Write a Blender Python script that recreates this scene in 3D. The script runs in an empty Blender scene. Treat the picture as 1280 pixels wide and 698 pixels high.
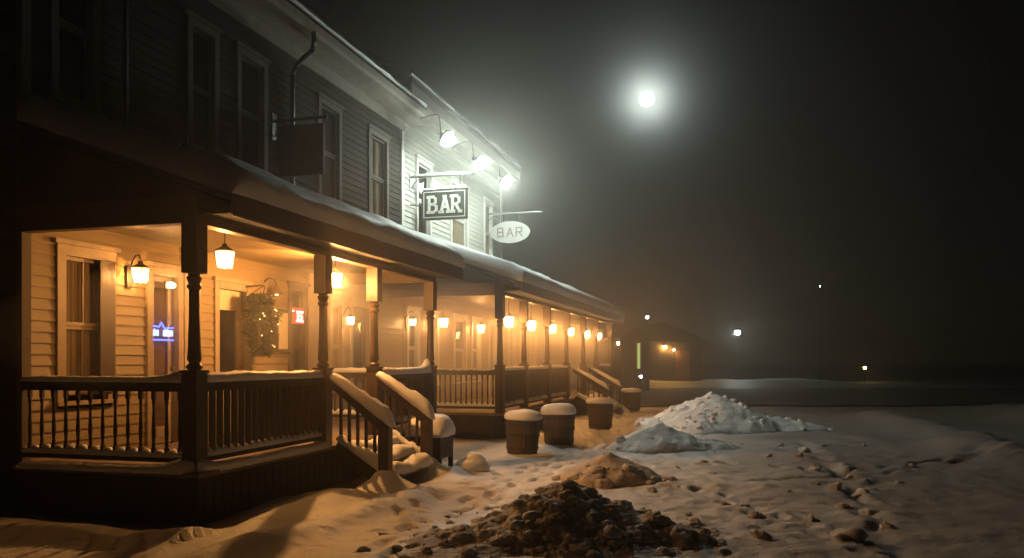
import bpy, bmesh, math, random
from mathutils import Vector, Matrix, noise
R = math.radians
rnd = random.Random(7)

# ------------------------------------------------------------------ scene
sc = bpy.context.scene
col = sc.collection
F, CX, HY, CH = 1030.0, 640.0, 450.0, 1.6           # focal length (px), centre, horizon row, eye height
C0 = Vector((-3.083, 8.0))                           # foot of the porch corner post
D = Vector((0.2707, 0.9626)).normalized()            # along the street front
N = Vector((D.y, -D.x))                              # out of the facade, to the street
ROTZ = -math.atan2(D.x, D.y)

def W(u, v, z=0.0):
    p = C0 + D * u + N * v
    return Vector((p.x, p.y, z))
def U(px, v):
    k = (px - CX) / F
    o = C0 + N * v
    return (o.x - k * o.y) / (k * D.y - D.x)
def Z(py, u, v):
    return CH + (HY - py) / F * W(u, v).y
def G(px, py, z=0.0):
    y = (CH - z) * F / (py - HY)
    return Vector(((px - CX) / F * y, y, z))
def P(px, py, y):
    return Vector(((px - CX) / F * y, y, CH + (HY - py) / F * y))

# ------------------------------------------------------------------ materials
MATS = {}
def nodes(name):
    m = bpy.data.materials.new(name); m.use_nodes = True
    nt = m.node_tree; nt.nodes.clear()
    out = nt.nodes.new('ShaderNodeOutputMaterial')
    MATS[name] = m
    return m, nt, out
def surf(name, c, rough=0.6, var=0.25, scale=6.0, bump=0.2, bscale=40.0, stretch=(1, 1, 1), c2=None, spec=0.4, metal=0.0, detail=6.0, bdist=0.01):
    m, nt, out = nodes(name)
    L = nt.links.new
    b = nt.nodes.new('ShaderNodeBsdfPrincipled')
    L(b.outputs[0], out.inputs[0])
    b.inputs['Roughness'].default_value = rough
    b.inputs['Metallic'].default_value = metal
    b.inputs['Specular IOR Level'].default_value = spec
    tc = nt.nodes.new('ShaderNodeTexCoord')
    mp = nt.nodes.new('ShaderNodeMapping'); mp.inputs['Scale'].default_value = stretch
    L(tc.outputs['Object'], mp.inputs[0])
    n1 = nt.nodes.new('ShaderNodeTexNoise'); n1.inputs['Scale'].default_value = scale; n1.inputs['Detail'].default_value = detail
    n1.inputs['Roughness'].default_value = 0.65
    L(mp.outputs[0], n1.inputs['Vector'])
    rp = nt.nodes.new('ShaderNodeValToRGB')
    lo = c2 if c2 else tuple(x * (1 - var) for x in c)
    rp.color_ramp.elements[0].position = 0.32; rp.color_ramp.elements[1].position = 0.68
    rp.color_ramp.elements[0].color = (*lo, 1); rp.color_ramp.elements[1].color = (*c, 1)
    L(n1.outputs[0], rp.inputs[0]); L(rp.outputs[0], b.inputs['Base Color'])
    n2 = nt.nodes.new('ShaderNodeTexNoise'); n2.inputs['Scale'].default_value = bscale; n2.inputs['Detail'].default_value = 5
    L(mp.outputs[0], n2.inputs['Vector'])
    bp = nt.nodes.new('ShaderNodeBump'); bp.inputs['Strength'].default_value = bump; bp.inputs['Distance'].default_value = bdist
    L(n2.outputs[0], bp.inputs['Height']); L(bp.outputs[0], b.inputs['Normal'])
    return m
def emit(name, c, s):
    m, nt, out = nodes(name)
    e = nt.nodes.new('ShaderNodeEmission'); e.inputs[0].default_value = (*c, 1); e.inputs[1].default_value = s
    nt.links.new(e.outputs[0], out.inputs[0])
    return m

WARM = (1.0, 0.44, 0.12)
COOL = (0.86, 1.0, 0.9)
surf('snow', (0.84, 0.85, 0.87), rough=0.55, var=0.06, scale=3, bump=0.55, bscale=24, spec=0.3, bdist=0.014, detail=9)
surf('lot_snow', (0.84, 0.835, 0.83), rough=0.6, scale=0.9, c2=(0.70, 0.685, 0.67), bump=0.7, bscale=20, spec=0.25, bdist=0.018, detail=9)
surf('snow_rough', (0.87, 0.87, 0.87), rough=0.7, var=0.16, scale=5, bump=0.8, bscale=26, spec=0.2, bdist=0.025)
surf('dirty_snow', (0.84, 0.80, 0.74), rough=0.85, scale=3.0, c2=(0.48, 0.42, 0.35), bump=0.9, bscale=30, spec=0.15, bdist=0.03)
surf('sandy_snow', (0.66, 0.60, 0.52), rough=0.8, scale=6, c2=(0.42, 0.36, 0.30), bump=0.8, bscale=30, spec=0.15, bdist=0.02)
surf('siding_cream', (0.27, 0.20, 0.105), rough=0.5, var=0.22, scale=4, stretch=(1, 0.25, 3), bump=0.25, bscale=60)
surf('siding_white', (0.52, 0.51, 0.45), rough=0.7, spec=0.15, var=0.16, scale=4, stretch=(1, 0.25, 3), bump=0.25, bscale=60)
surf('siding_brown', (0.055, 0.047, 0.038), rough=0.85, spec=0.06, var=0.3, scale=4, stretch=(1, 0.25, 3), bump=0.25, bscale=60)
surf('trim_grey', (0.15, 0.132, 0.11), rough=0.8, spec=0.08, var=0.15, scale=8, bump=0.12)
surf('trim_white', (0.68, 0.66, 0.60), rough=0.45, var=0.12, scale=8, bump=0.12)
surf('trim_tan', (0.36, 0.28, 0.19), rough=0.5, var=0.25, scale=6, bump=0.15)
surf('eave_paint', (0.34, 0.31, 0.26), rough=0.75, spec=0.12, var=0.2, scale=5, bump=0.12)
surf('porch_ceiling', (0.25, 0.195, 0.11), rough=0.45, var=0.18, scale=3, stretch=(6, 0.5, 1), bump=0.15)
surf('post_wood', (0.06, 0.036, 0.022), rough=0.45, var=0.35, scale=9, stretch=(4, 4, 0.6), bump=0.3)
surf('rail_wood', (0.04, 0.026, 0.017), rough=0.5, var=0.4, scale=9, stretch=(4, 4, 0.8), bump=0.3)
surf('beam_wood', (0.10, 0.062, 0.036), rough=0.5, var=0.35, scale=8, stretch=(3, 0.5, 3), bump=0.25)
surf('deck_wood', (0.20, 0.15, 0.11), rough=0.6, var=0.4, scale=7, stretch=(1, 4, 1), bump=0.3)
surf('skirt_wood', (0.022, 0.016, 0.012), rough=0.7, var=0.4, scale=6, bump=0.3)
surf('barrel_wood', (0.10, 0.074, 0.052), rough=0.65, var=0.5, scale=10, stretch=(5, 5, 0.7), bump=0.5)
surf('door_brown', (0.20, 0.12, 0.07), rough=0.45, var=0.3, scale=6, stretch=(3, 3, 0.6), bump=0.2)
surf('door_grey', (0.36, 0.30, 0.25), rough=0.45, var=0.15, scale=6, bump=0.15)
surf('door_cream', (0.58, 0.48, 0.34), rough=0.4, var=0.1, scale=5, bump=0.1)
surf('curtain_cloth', (0.50, 0.40, 0.27), rough=0.9, var=0.2, scale=5, bump=0.2)
surf('blind_cloth', (0.20, 0.13, 0.12), rough=0.85, var=0.15, scale=5, bump=0.1)
surf('dark_interior', (0.03, 0.024, 0.018), rough=0.9)
surf('shingles', (0.06, 0.055, 0.05), rough=0.9, var=0.5, scale=14, bump=0.8, bscale=25)
surf('iron', (0.03, 0.03, 0.032), rough=0.4, var=0.3, scale=20, bump=0.2, spec=0.5)
surf('hoop_iron', (0.06, 0.05, 0.045), rough=0.55, var=0.5, scale=20, bump=0.3)
surf('steel', (0.30, 0.31, 0.30), rough=0.35, var=0.2, scale=12, metal=0.7, bump=0.1)
surf('sign_dark', (0.045, 0.046, 0.036), rough=0.5, var=0.3, scale=8, bump=0.2)
surf('sign_brown', (0.05, 0.035, 0.025), rough=0.6, var=0.4, scale=8, bump=0.2)
surf('sign_paint', (0.86, 0.85, 0.78), rough=0.5, var=0.2, scale=14, bump=0.15)
surf('sign_white', (0.42, 0.41, 0.385), rough=0.8, spec=0.05, var=0.08, scale=8, bump=0.1)
surf('letter_red', (0.17, 0.13, 0.125), rough=0.8, spec=0.05, var=0.4, scale=30, bump=0.1)
surf('letter_dim', (0.03, 0.02, 0.014), rough=0.6, var=0.4, scale=20, bump=0.1)
surf('paper', (0.72, 0.64, 0.50), rough=0.7, var=0.08, scale=8, bump=0.05)
surf('evergreen', (0.03, 0.04, 0.015), rough=0.8, spec=0.1, var=0.5, scale=14, bump=0.2)
surf('twig', (0.07, 0.045, 0.03), rough=0.8, var=0.4, scale=14, bump=0.3)
surf('asphalt', (0.17, 0.165, 0.16), rough=0.75, scale=0.5, c2=(0.05, 0.047, 0.044), bump=0.5, bscale=60)
surf('far_wall', (0.05, 0.042, 0.034), rough=0.7, var=0.3, scale=2, stretch=(1, 1, 5), bump=0.2)
surf('black_plastic', (0.012, 0.012, 0.012), rough=0.4, bump=0.05)
emit('lantern_glow', WARM, 7000.0)
emit('step_lantern_glow', WARM, 54000.0)
emit('far_sconce_glow', WARM, 130.0)
emit('sconce_glow', WARM, 3000.0)
emit('row_glow', WARM, 200.0)
emit('flood_glow', COOL, 440.0)
emit('fairy_glow', (1.0, 0.62, 0.25), 9.0)
emit('small_warm', (1.0, 0.55, 0.2), 90.0)
emit('far_warm', (1.0, 0.5, 0.12), 450.0)
emit('far_cool', (0.85, 1.0, 0.92), 420.0)
emit('dot_cool', (0.9, 1.0, 0.95), 40.0)
emit('dot_yellow', (1.0, 0.72, 0.12), 120.0)
emit('green_window', (0.62, 0.78, 0.22), 0.75)
emit('neon_blue', (0.05, 0.09, 1.0), 7.0)
emit('neon_white', (0.40, 0.52, 1.0), 3.0)
emit('neon_red', (1.0, 0.03, 0.02), 2.6)
emit('neon_pink', (1.0, 0.72, 0.60), 4.5)
emit('lit_room', (1.0, 0.62, 0.30), 0.55)
emit('moon_surface', (0.90, 1.0, 0.95), 12.0)

def glass(name='glass', frost=0.0):
    m, nt, out = nodes(name)
    L = nt.links.new
    t = nt.nodes.new('ShaderNodeBsdfTransparent'); t.inputs[0].default_value = (0.88, 0.87, 0.84, 1)
    g = nt.nodes.new('ShaderNodeBsdfGlossy'); g.inputs['Roughness'].default_value = 0.06
    x = nt.nodes.new('ShaderNodeMixShader')
    lw = nt.nodes.new('ShaderNodeLayerWeight'); lw.inputs[0].default_value = 0.5
    pw = nt.nodes.new('ShaderNodeMath'); pw.operation = 'POWER'; pw.inputs[1].default_value = 5.0
    ml = nt.nodes.new('ShaderNodeMath'); ml.operation = 'MULTIPLY_ADD'; ml.inputs[1].default_value = 0.5; ml.inputs[2].default_value = 0.03
    L(lw.outputs['Facing'], pw.inputs[0]); L(pw.outputs[0], ml.inputs[0]); L(ml.outputs[0], x.inputs[0])
    L(t.outputs[0], x.inputs[1]); L(g.outputs[0], x.inputs[2])
    if frost:
        d = nt.nodes.new('ShaderNodeBsdfTranslucent'); d.inputs[0].default_value = (0.9, 0.82, 0.7, 1)
        y = nt.nodes.new('ShaderNodeMixShader'); y.inputs[0].default_value = frost
        L(x.outputs[0], y.inputs[1]); L(d.outputs[0], y.inputs[2]); L(y.outputs[0], out.inputs[0])
    else:
        L(x.outputs[0], out.inputs[0])
glass('frosted_glass', 0.34)
glass()

# ------------------------------------------------------------------ mesh helper
class MB:
    def __init__(self):
        self.bm = bmesh.new()
    def face(self, pts):
        return self.bm.faces.new([self.bm.verts.new(p) for p in pts])
    def box(self, x0, x1, y0, y1, z0, z1, rot=None, at=None):
        vs = [Vector((x, y, z)) for x in (x0, x1) for y in (y0, y1) for z in (z0, z1)]
        if rot is not None:
            o = Vector(at)
            vs = [o + rot @ (p - o) for p in vs]
        v = [self.bm.verts.new(p) for p in vs]
        for q in ((0, 1, 3, 2), (4, 6, 7, 5), (0, 4, 5, 1), (2, 3, 7, 6), (0, 2, 6, 4), (1, 5, 7, 3)):
            self.bm.faces.new([v[i] for i in q])
        return self
    def obox(self, c, ax, sz):
        """box with centre c, axes ax (3 vectors), full sizes sz"""
        c = Vector(c); ax = [Vector(a).normalized() for a in ax]
        v = []
        for i in (-.5, .5):
            for j in (-.5, .5):
                for k in (-.5, .5):
                    v.append(self.bm.verts.new(c + ax[0] * sz[0] * i + ax[1] * sz[1] * j + ax[2] * sz[2] * k))
        for q in ((0, 1, 3, 2), (4, 6, 7, 5), (0, 4, 5, 1), (2, 3, 7, 6), (0, 2, 6, 4), (1, 5, 7, 3)):
            self.bm.faces.new([v[i] for i in q])
        return self
    def bar(self, a, b, w, h=None):
        a, b = Vector(a), Vector(b); h = h or w
        y = (b - a).normalized()
        x = y.cross(Vector((0, 0, 1)))
        if x.length < 1e-3: x = Vector((1, 0, 0))
        x.normalize(); z = x.cross(y)
        return self.obox((a + b) / 2, (x, y, z), (w, (b - a).length, h))
    def lathe(self, prof, cx=0, cy=0, n=16, caps=True, jit=0.0):
        rings = []
        for r, z in prof:
            rings.append([self.bm.verts.new((cx + r * math.cos(2 * math.pi * i / n), cy + r * math.sin(2 * math.pi * i / n), z)) for i in range(n)])
        for a, b in zip(rings, rings[1:]):
            for i in range(n):
                self.bm.faces.new((a[i], a[(i + 1) % n], b[(i + 1) % n], b[i]))
        if caps:
            self.bm.faces.new(rings[0][::-1]); self.bm.faces.new(rings[-1])
        return self
    def tube(self, pts, r, n=8):
        pts = [Vector(p) for p in pts]; rings = []
        for i, p in enumerate(pts):
            t = (pts[min(i + 1, len(pts) - 1)] - pts[max(i - 1, 0)]).normalized()
            x = t.cross(Vector((0.13, 0.07, 1)))
            if x.length < 1e-3: x = Vector((1, 0, 0))
            x.normalize(); y = t.cross(x)
            rr = r[i] if isinstance(r, (list, tuple)) else r
            rings.append([self.bm.verts.new(p + (x * math.cos(2 * math.pi * k / n) + y * math.sin(2 * math.pi * k / n)) * rr) for k in range(n)])
        for a, b in zip(rings, rings[1:]):
            for i in range(n):
                self.bm.faces.new((a[i], a[(i + 1) % n], b[(i + 1) % n], b[i]))
        self.bm.faces.new(rings[0][::-1]); self.bm.faces.new(rings[-1])
        return self
    def ball(self, c, r, sub=2, squash=(1, 1, 1), jit=0.0, seed=0):
        m = Matrix.Translation(Vector(c))
        g = bmesh.ops.create_icosphere(self.bm, subdivisions=sub, radius=1.0)
        for v in g['verts']:
            p = v.co.copy()
            k = 1.0
            if jit:
                q = p * 1.4 + Vector((seed * 3.7, seed * 1.3, -seed * 2.1))
                k += jit * noise.noise(q) + jit * 0.5 * noise.noise(q * 2.7) + jit * 0.22 * noise.noise(q * 6.1)
            v.co = Vector(c) + Vector((p.x * squash[0], p.y * squash[1], p.z * squash[2])) * r * k
        return self
    def prism(self, poly, y0, y1):
        """poly of (x,z) extruded along y"""
        a = [self.bm.verts.new((x, y0, z)) for x, z in poly]
        b = [self.bm.verts.new((x, y1, z)) for x, z in poly]
        n = len(poly)
        for i in range(n):
            self.bm.faces.new((a[i], a[(i + 1) % n], b[(i + 1) % n], b[i]))
        self.bm.faces.new(a[::-1]); self.bm.faces.new(b)
        return self
    def snow(self, path, w, h, seed=0.0, wave=0.25, step=0.05, sag=0.02, nseg=10, end=0.06, hfun=None):
        """a rounded ridge of lying snow along a path"""
        path = [Vector(p) for p in path]
        pts = []
        for a, b in zip(path, path[1:]):
            k = max(2, int((b - a).length / step))
            for i in range(k): pts.append(a.lerp(b, i / k))
        pts.append(path[-1])
        tot = sum((b - a).length for a, b in zip(pts, pts[1:])); s = 0.0
        rings = []
        for i, p in enumerate(pts):
            if i: s += (p - pts[i - 1]).length
            t = (pts[min(i + 1, len(pts) - 1)] - pts[max(i - 1, 0)]); t.z = 0; t.normalize()
            x = Vector((t.y, -t.x, 0))
            e = min(1.0, max(0.0, min(s, tot - s) / end))
            e = math.sqrt(max(0.0, 1 - (1 - e) ** 2)) * 0.93 + 0.07
            nz = 1 + wave * noise.noise(Vector((s * 2.2 + seed * 9.1, seed * 3.3, 0))) + wave * 0.5 * noise.noise(Vector((s * 6.0, seed * 5.1, 2)))
            hh = h * e * nz * (hfun(s, tot) if hfun else 1)
            ww = w * 0.5 * (0.85 + 0.15 * e) * (1 + 0.12 * noise.noise(Vector((s * 3.1, seed, 7))))
            ring = []
            for k in range(nseg + 1):
                a = math.pi * k / nseg
                cz = math.sin(a) ** 0.75 if 0 < k < nseg else 0.0
                ring.append(self.bm.verts.new(p + x * (math.copysign(abs(math.cos(a)) ** 0.7, math.cos(a)) * ww * (1.0 + 0.10 * math.sin(2 * a) * (1 if k < nseg / 2 else -1))) + Vector((0, 0, cz * hh * (1 + 0.16 * noise.noise(Vector((s * 9 + seed, k * 0.5, seed)))) - (sag if k in (0, nseg) else 0))) + Vector((0.007 * noise.noise(Vector((s * 16, k, seed))), 0.007 * noise.noise(Vector((s * 16, k, seed + 9))), 0.006 * noise.noise(Vector((s * 20, k, seed + 4)))))))
            rings.append(ring)
        for a, b in zip(rings, rings[1:]):
            for i in range(nseg):
                self.bm.faces.new((a[i], a[i + 1], b[i + 1], b[i]))
            self.bm.faces.new((a[nseg], a[0], b[0], b[nseg]))
        self.bm.faces.new(rings[0][::-1]); self.bm.faces.new(rings[-1])
        return self
    def build(self, name, mat, parent=None, smooth=False, bevel=0.0, angle=40):
        bmesh.ops.recalc_face_normals(self.bm, faces=self.bm.faces[:])
        if bevel:
            es = [e for e in self.bm.edges if len(e.link_faces) == 2 and e.calc_face_angle(0) > 0.6]
            bmesh.ops.bevel(self.bm, geom=es, offset=bevel, segments=2, affect='EDGES', profile=0.6, clamp_overlap=True)
        me = bpy.data.meshes.new(name)
        self.bm.to_mesh(me); self.bm.free()
        me.materials.append(MATS[mat])
        if smooth:
            me.polygons.foreach_set('use_smooth', [True] * len(me.polygons))
            if angle < 180: me.set_sharp_from_angle(angle=R(angle))
        o = bpy.data.objects.new(name, me); col.objects.link(o)
        if parent: o.parent = parent
        return o

def tag(o, label=None, cat=None, group=None, kind=None):
    if label: o['label'] = label
    if cat: o['category'] = cat
    if group: o['group'] = group
    if kind: o['kind'] = kind
    return o
def empty(name, loc, rz=0.0, label=None, cat=None, group=None):
    e = bpy.data.objects.new(name, None); col.objects.link(e)
    e.location = loc; e.rotation_euler = (0, 0, rz); e.empty_display_size = 0.2
    return tag(e, label, cat, group)
def dup(o, parent=None):
    c = o.copy(); col.objects.link(c)
    if parent: c.parent = parent
    for ch in list(o.children): dup(ch, c)
    return c
def strokes(mb, segs, w, t, org, ax, up, nrm):
    """flat bars along 2-D segments, on the plane org + ax*x + up*y, thickness t"""
    ax, up, nrm = Vector(ax), Vector(up), Vector(nrm)
    for (x0, y0, x1, y1) in segs:
        a = org + ax * x0 + up * y0; b = org + ax * x1 + up * y1
        y = (b - a).normalized(); x = y.cross(nrm)
        mb.obox((a + b) / 2 + nrm * t / 2, (x, y, nrm), (w, (b - a).length + w * 0.8, t))
    return mb
def textmesh(body, size, extrude, offset=0.0, flip=False):
    cu = bpy.data.curves.new('lettering', 'FONT'); cu.body = body; cu.size = size; cu.extrude = extrude; cu.offset = offset
    cu.align_x = 'CENTER'; cu.align_y = 'CENTER'; cu.resolution_u = 3
    o = bpy.data.objects.new('lettering', cu); col.objects.link(o)
    dg = bpy.context.evaluated_depsgraph_get()
    me = bpy.data.meshes.new_from_object(o.evaluated_get(dg))
    bpy.data.objects.remove(o); bpy.data.curves.remove(cu)
    # stand it upright, facing -y
    for v in me.vertices:
        x, y, z = v.co
        v.co = (-x if flip else x, -z, y)
    return me

# ------------------------------------------------------------------ building parts (local x = outward v, y = along u)
VW = -2.1                                             # front wall plane
def siding_front(name, mat, parent, v, u0, u1, z0, z1, holes, exp=0.12):
    mb = MB(); z = z0
    while z < z1 - 0.005:
        zt = min(z + exp, z1)
        cuts = sorted((a, b) for a, b, c, d in holes if c < zt - 0.001 and d > z + 0.001)
        x = u0; spans = []
        for a, b in cuts:
            if a > x: spans.append((x, a))
            x = max(x, b)
        if x < u1: spans.append((x, u1))
        for a, b in spans:
            # each run is cut into boards of uneven length, with a hair joint
            y = a
            while y < b - 0.01:
                ln = rnd.uniform(2.2, 4.2); ye = min(b, y + ln)
                if b - ye < 0.6: ye = b
                j = rnd.uniform(-0.002, 0.002)
                mb.prism([(v - 0.02, z - 0.004), (v + 0.020 + j, z - 0.004), (v + 0.020 + j, z + 0.006), (v + 0.002, zt - 0.004), (v - 0.02, zt - 0.004)], y, ye - 0.003)
                y = ye
        z = zt
    return mb.build(name, mat, parent)
def siding_side(name, mat, parent, u, v0, v1, z0, z1, s=-1, exp=0.12, roofz=None):
    mb = MB(); z = z0
    while z < z1 - 0.005:
        zt = min(z + exp, z1)
        a, b = v0, v1
        if roofz: a, b = roofz(z + exp)
        if b > a:
            for q in ([(a, z), (b, z), (b, zt), (a, zt)],):
                pts = [(a, u + s * 0.02, z), (b, u + s * 0.02, z), (b, u + s * 0.002, zt), (a, u + s * 0.002, zt)]
                mb.face(pts); mb.face([(a, u, z), (b, u, z), (b, u + s * 0.02, z), (a, u + s * 0.02, z)])
        z = zt
    return mb.build(name, mat, parent)
def window(parent, v, u0, u1, z0, z1, trim='trim_white', curtain=None, muntins=(1, 1), cap=True, casing=0.10, lit=False, snow=False, name='window'):
    """u0..u1, z0..z1 = outer size of the casing"""
    a, b, c, d = u0 + casing, u1 - casing, z0 + casing * 0.6, z1 - casing
    w = MB().box(v - 0.055, v - 0.049, a, b, c, d).build(name, 'glass', parent)
    fr = MB()
    fr.box(v - 0.07, v + 0.045, u0, a, z0, d); fr.box(v - 0.07, v + 0.045, b, u1, z0, d)
    fr.box(v - 0.07, v + 0.048, u0 - 0.002, u1 + 0.002, d, z1)
    if cap:
        fr.box(v - 0.02, v + 0.075, u0 - 0.05, u1 + 0.05, z1 + 0.001, z1 + 0.05)
    # sashes
    zm = (c + d) / 2; s = 0.04
    for (q0, q1, off) in ((c, zm, 0.0), (zm + 0.001, d, 0.015)):
        fr.box(v - 0.065 + off, v - 0.035 + off, a, a + s, q0, q1); fr.box(v - 0.065 + off, v - 0.035 + off, b - s, b, q0, q1)
        fr.box(v - 0.065 + off, v - 0.034 + off, a + s, b - s, q0, q0 + s); fr.box(v - 0.065 + off, v - 0.034 + off, a + s, b - s, q1 - s, q1)
        for i in range(1, muntins[0] + 1):
            y = a + (b - a) * i / (muntins[0] + 1)
            fr.box(v - 0.06 + off, v - 0.036 + off, y - 0.011, y + 0.011, q0 + s, q1 - s)
        for i in range(1, muntins[1]):
            zz = q0 + (q1 - q0) * i / muntins[1]
            fr.box(v - 0.06 + off, v - 0.0365 + off, a + s, b - s, zz - 0.011, zz + 0.011)
    fr.build('frame', trim, w)
    MB().box(v - 0.02, v + 0.085, u0 - 0.03, u1 + 0.03, z0 - 0.045, z0 - 0.001).build('sill', trim, w)
    if snow:
        MB().snow([(v + 0.055, u0, z0), (v + 0.055, u1, z0)], 0.07, 0.05, seed=u0).build('sill_snow', 'snow', w, smooth=True)
    if curtain:
        mb = MB()
        n = 60; rows = []
        for zz in (c - 0.02, (c + d) / 2, d + 0.02):
            rows.append([mb.bm.verts.new((v - 0.088 + 0.014 * math.sin(i * 1.15 + u0 * 5) + 0.006 * math.sin(i * 0.37), a - 0.03 + (b - a + 0.06) * i / n, zz)) for i in range(n + 1)])
        for p, q in zip(rows, rows[1:]):
            for i in range(n):
                if curtain == 'gap' and 0.42 < i / n < 0.56: continue
                mb.bm.faces.new((p[i], p[i + 1], q[i + 1], q[i]))
        mb.build('curtain', 'curtain_cloth', w, smooth=True, angle=180)
    if lit:
        MB().box(v - 0.26, v - 0.24, a - 0.02, b + 0.02, c - 0.02, d + 0.02).build('lit_room', 'lit_room', w)
    return (u0 + 0.03, u1 - 0.03, z0 + 0.03, z1 - 0.03)
def door(parent, v, u0, u1, z0, z1, mat='door_brown', trim='trim_tan', glass=(0.5, 0.92), transom=0.0, name='door', blind=None):
    cs = 0.10; a, b, d = u0 + cs, u1 - cs, z1 - cs
    dt = d - transom
    f = MB()
    st = 0.11
    zg0, zg1 = z0 + (dt - z0) * glass[0], z0 + (dt - z0) * glass[1]
    f.box(v - 0.08, v - 0.035, a, a + st, z0, dt); f.box(v - 0.08, v - 0.035, b - st, b, z0, dt)
    f.box(v - 0.08, v - 0.035, a + st, b - st, z0, zg0); f.box(v - 0.08, v - 0.035, a + st, b - st, zg1, dt)
    f.box(v - 0.036, v - 0.025, a + st + 0.03, b - st - 0.03, z0 + 0.2, zg0 - 0.14)
    o = f.build(name, mat, parent, bevel=0.004)
    MB().box(v - 0.062, v - 0.055, a + st, b - st, zg0, zg1).build('pane', 'glass', o)
    if blind: MB().box(v - 0.079, v - 0.066, a + st, b - st, zg0, zg1).build('blind', blind, o)
    g = MB()
    g.box(v - 0.09, v + 0.045, u0, a - 0.002, z0, z1); g.box(v - 0.09, v + 0.045, b + 0.002, u1, z0, z1)
    g.box(v - 0.09, v + 0.048, a, b, d, z1 + 0.002); g.box(v - 0.02, v + 0.075, u0 - 0.04, u1 + 0.04, z1 + 0.003, z1 + 0.06)
    if transom:
        g.box(v - 0.085, v + 0.0, a, b, dt + 0.002, dt + 0.06)
    g.build('frame', trim, o, bevel=0.003)
    if transom:
        MB().box(v - 0.06, v - 0.054, a, b, dt + 0.06, d).build('transom_pane', 'glass', o)
    h = MB().tube([(v - 0.035, b - 0.055, z0 + 0.98), (v + 0.02, b - 0.055, z0 + 0.98), (v + 0.025, b - 0.11, z0 + 0.98)], 0.011)
    h.build('handle', 'steel', o, smooth=True)
    return (u0 + 0.03, u1 - 0.03, z0, z1 - 0.03)

# ------------------------------------------------------------------ first house (porch with the two hanging lanterns)
FL = 0.52                                             # porch floor height
UC = U(503, VW)                                       # corner between the two houses
house = empty('clapboard_house', W(0, 0), ROTZ, 'dark clapboard tavern house with tall upper windows above the front porch', 'house')
H1E = 6.86
holes = []
def wpx(parent, x0, x1, ytop, ybot, **k):
    a, b = U(x0, VW), U(x1, VW); m = (a + b) / 2
    return window(parent, VW, a, b, Z(ybot, m, VW), Z(ytop, m, VW), **k)
# upper row
zb, zt = 4.45, 6.25
for (x0, x1) in ((232, 271), (294, 332), (396, 425), (459, 484)):
    a, b = U(x0, VW), U(x1, VW); m = (a + b) / 2
    holes.append(window(house, VW, a, b, zb, zt, trim='trim_grey', curtain='gap' if x0 > 440 else None, muntins=(0, 1)))
holes.append(window(house, VW, 0.35, 1.05, zb, zt, trim='trim_grey', muntins=(0, 1)))
# street row behind the porch
zt1 = Z(310, U(104, VW), VW)
holes.append(window(house, VW, U(68, VW), U(141, VW), FL + 0.62, zt1, trim='trim_tan', curtain='full', muntins=(1, 1), casing=0.12))
MB().box(VW + 0.046, VW + 0.075, U(119, VW), U(138, VW), FL + 0.7, zt1 - 0.12).build('shutter', 'post_wood', house, bevel=0.004)
holes.append(door(house, VW, U(181, VW), U(226, VW), FL, 2.78, mat='door_grey', trim='trim_tan', glass=(0.1, 0.93), transom=0.0, blind='blind_cloth'))
holes.append(door(house, VW, U(266, VW), U(309, VW), FL, 2.72, mat='door_cream', trim='trim_tan', glass=(0.42, 0.86)))
holes.append(window(house, VW, U(359, VW), U(382, VW), FL + 0.3, 2.85, trim='post_wood', muntins=(0, 1), casing=0.09, name='window'))
holes.append(door(house, VW, U(436, VW), U(462, VW), FL, 2.72, mat='door_brown', trim='trim_tan', glass=(0.3, 0.9)))
holes.append(window(house, VW, U(410, VW), U(428, VW), FL + 0.5, 2.7, trim='trim_tan', curtain='full', muntins=(0, 1)))
low = [h for h in holes if h[3] < 3.4]; up = [h for h in holes if h[3] >= 3.4]
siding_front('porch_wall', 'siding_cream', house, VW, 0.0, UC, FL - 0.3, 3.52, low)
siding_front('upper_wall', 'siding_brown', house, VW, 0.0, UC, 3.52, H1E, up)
RDG = (-6.2, H1E + 2.5)
def gable(z):
    if z <= H1E: return (-10.3, VW)
    k = (z - H1E) / (RDG[1] - H1E)
    return (-10.3 + k * (RDG[0] + 10.3), VW + k * (RDG[0] - VW))
siding_side('end_wall', 'siding_brown', house, 0.0, -10.3, VW, 0.0, RDG[1], s=-1, roofz=gable)
MB().box(VW - 0.36, VW - 0.34, 0.05, UC, 0.0, H1E).box(-10.3, -10.2, 0.02, UC, 0, H1E).build('inner_wall', 'dark_interior', house)
MB().box(VW - 0.03, VW + 0.04, -0.03, 0.09, 0.0, H1E).build('corner_board', 'trim_grey', house, bevel=0.004)
MB().box(VW - 0.02, VW + 0.05, UC - 0.14, UC + 0.0, 3.0, H1E + 0.02).build('corner_board', 'trim_white', house, bevel=0.004)
for (x0, x1) in ((226.5, 233), (383, 401)):           # plain boards beside the doors
    MB().box(VW - 0.02, VW + 0.06, U(x0, VW), U(x1, VW), FL, 3.1).build('pilaster', 'trim_tan', house, bevel=0.005)
EV = -1.68                                            # eave edge
ev = MB()
ev.box(VW + 0.02, EV, -0.35, UC + 0.45, H1E - 0.02, H1E + 0.02)                 # soffit
ev.box(VW + 0.021, VW + 0.06, 0.0, UC, H1E - 0.24, H1E - 0.021)                 # frieze
ev.box(EV - 0.03, EV + 0.003, -0.37, UC + 0.47, H1E - 0.05, H1E + 0.2)          # fascia
ev.box(VW + 0.0, EV - 0.032, UC + 0.40, UC + 0.455, H1E + 0.021, H1E + 0.24)    # boxed return
ev.build('eaves', 'eave_paint', house, bevel=0.004)
gt = MB().prism([(EV + 0.004, H1E + 0.20), (EV + 0.004, H1E + 0.07), (EV + 0.05, H1E + 0.06), (EV + 0.10, H1E + 0.10), (EV + 0.125, H1E + 0.2), (EV + 0.115, H1E + 0.2), (EV + 0.09, H1E + 0.11), (EV + 0.02, H1E + 0.09)], -0.36, UC + 0.46)
gt.build('gutter', 'eave_paint', house)
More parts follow.
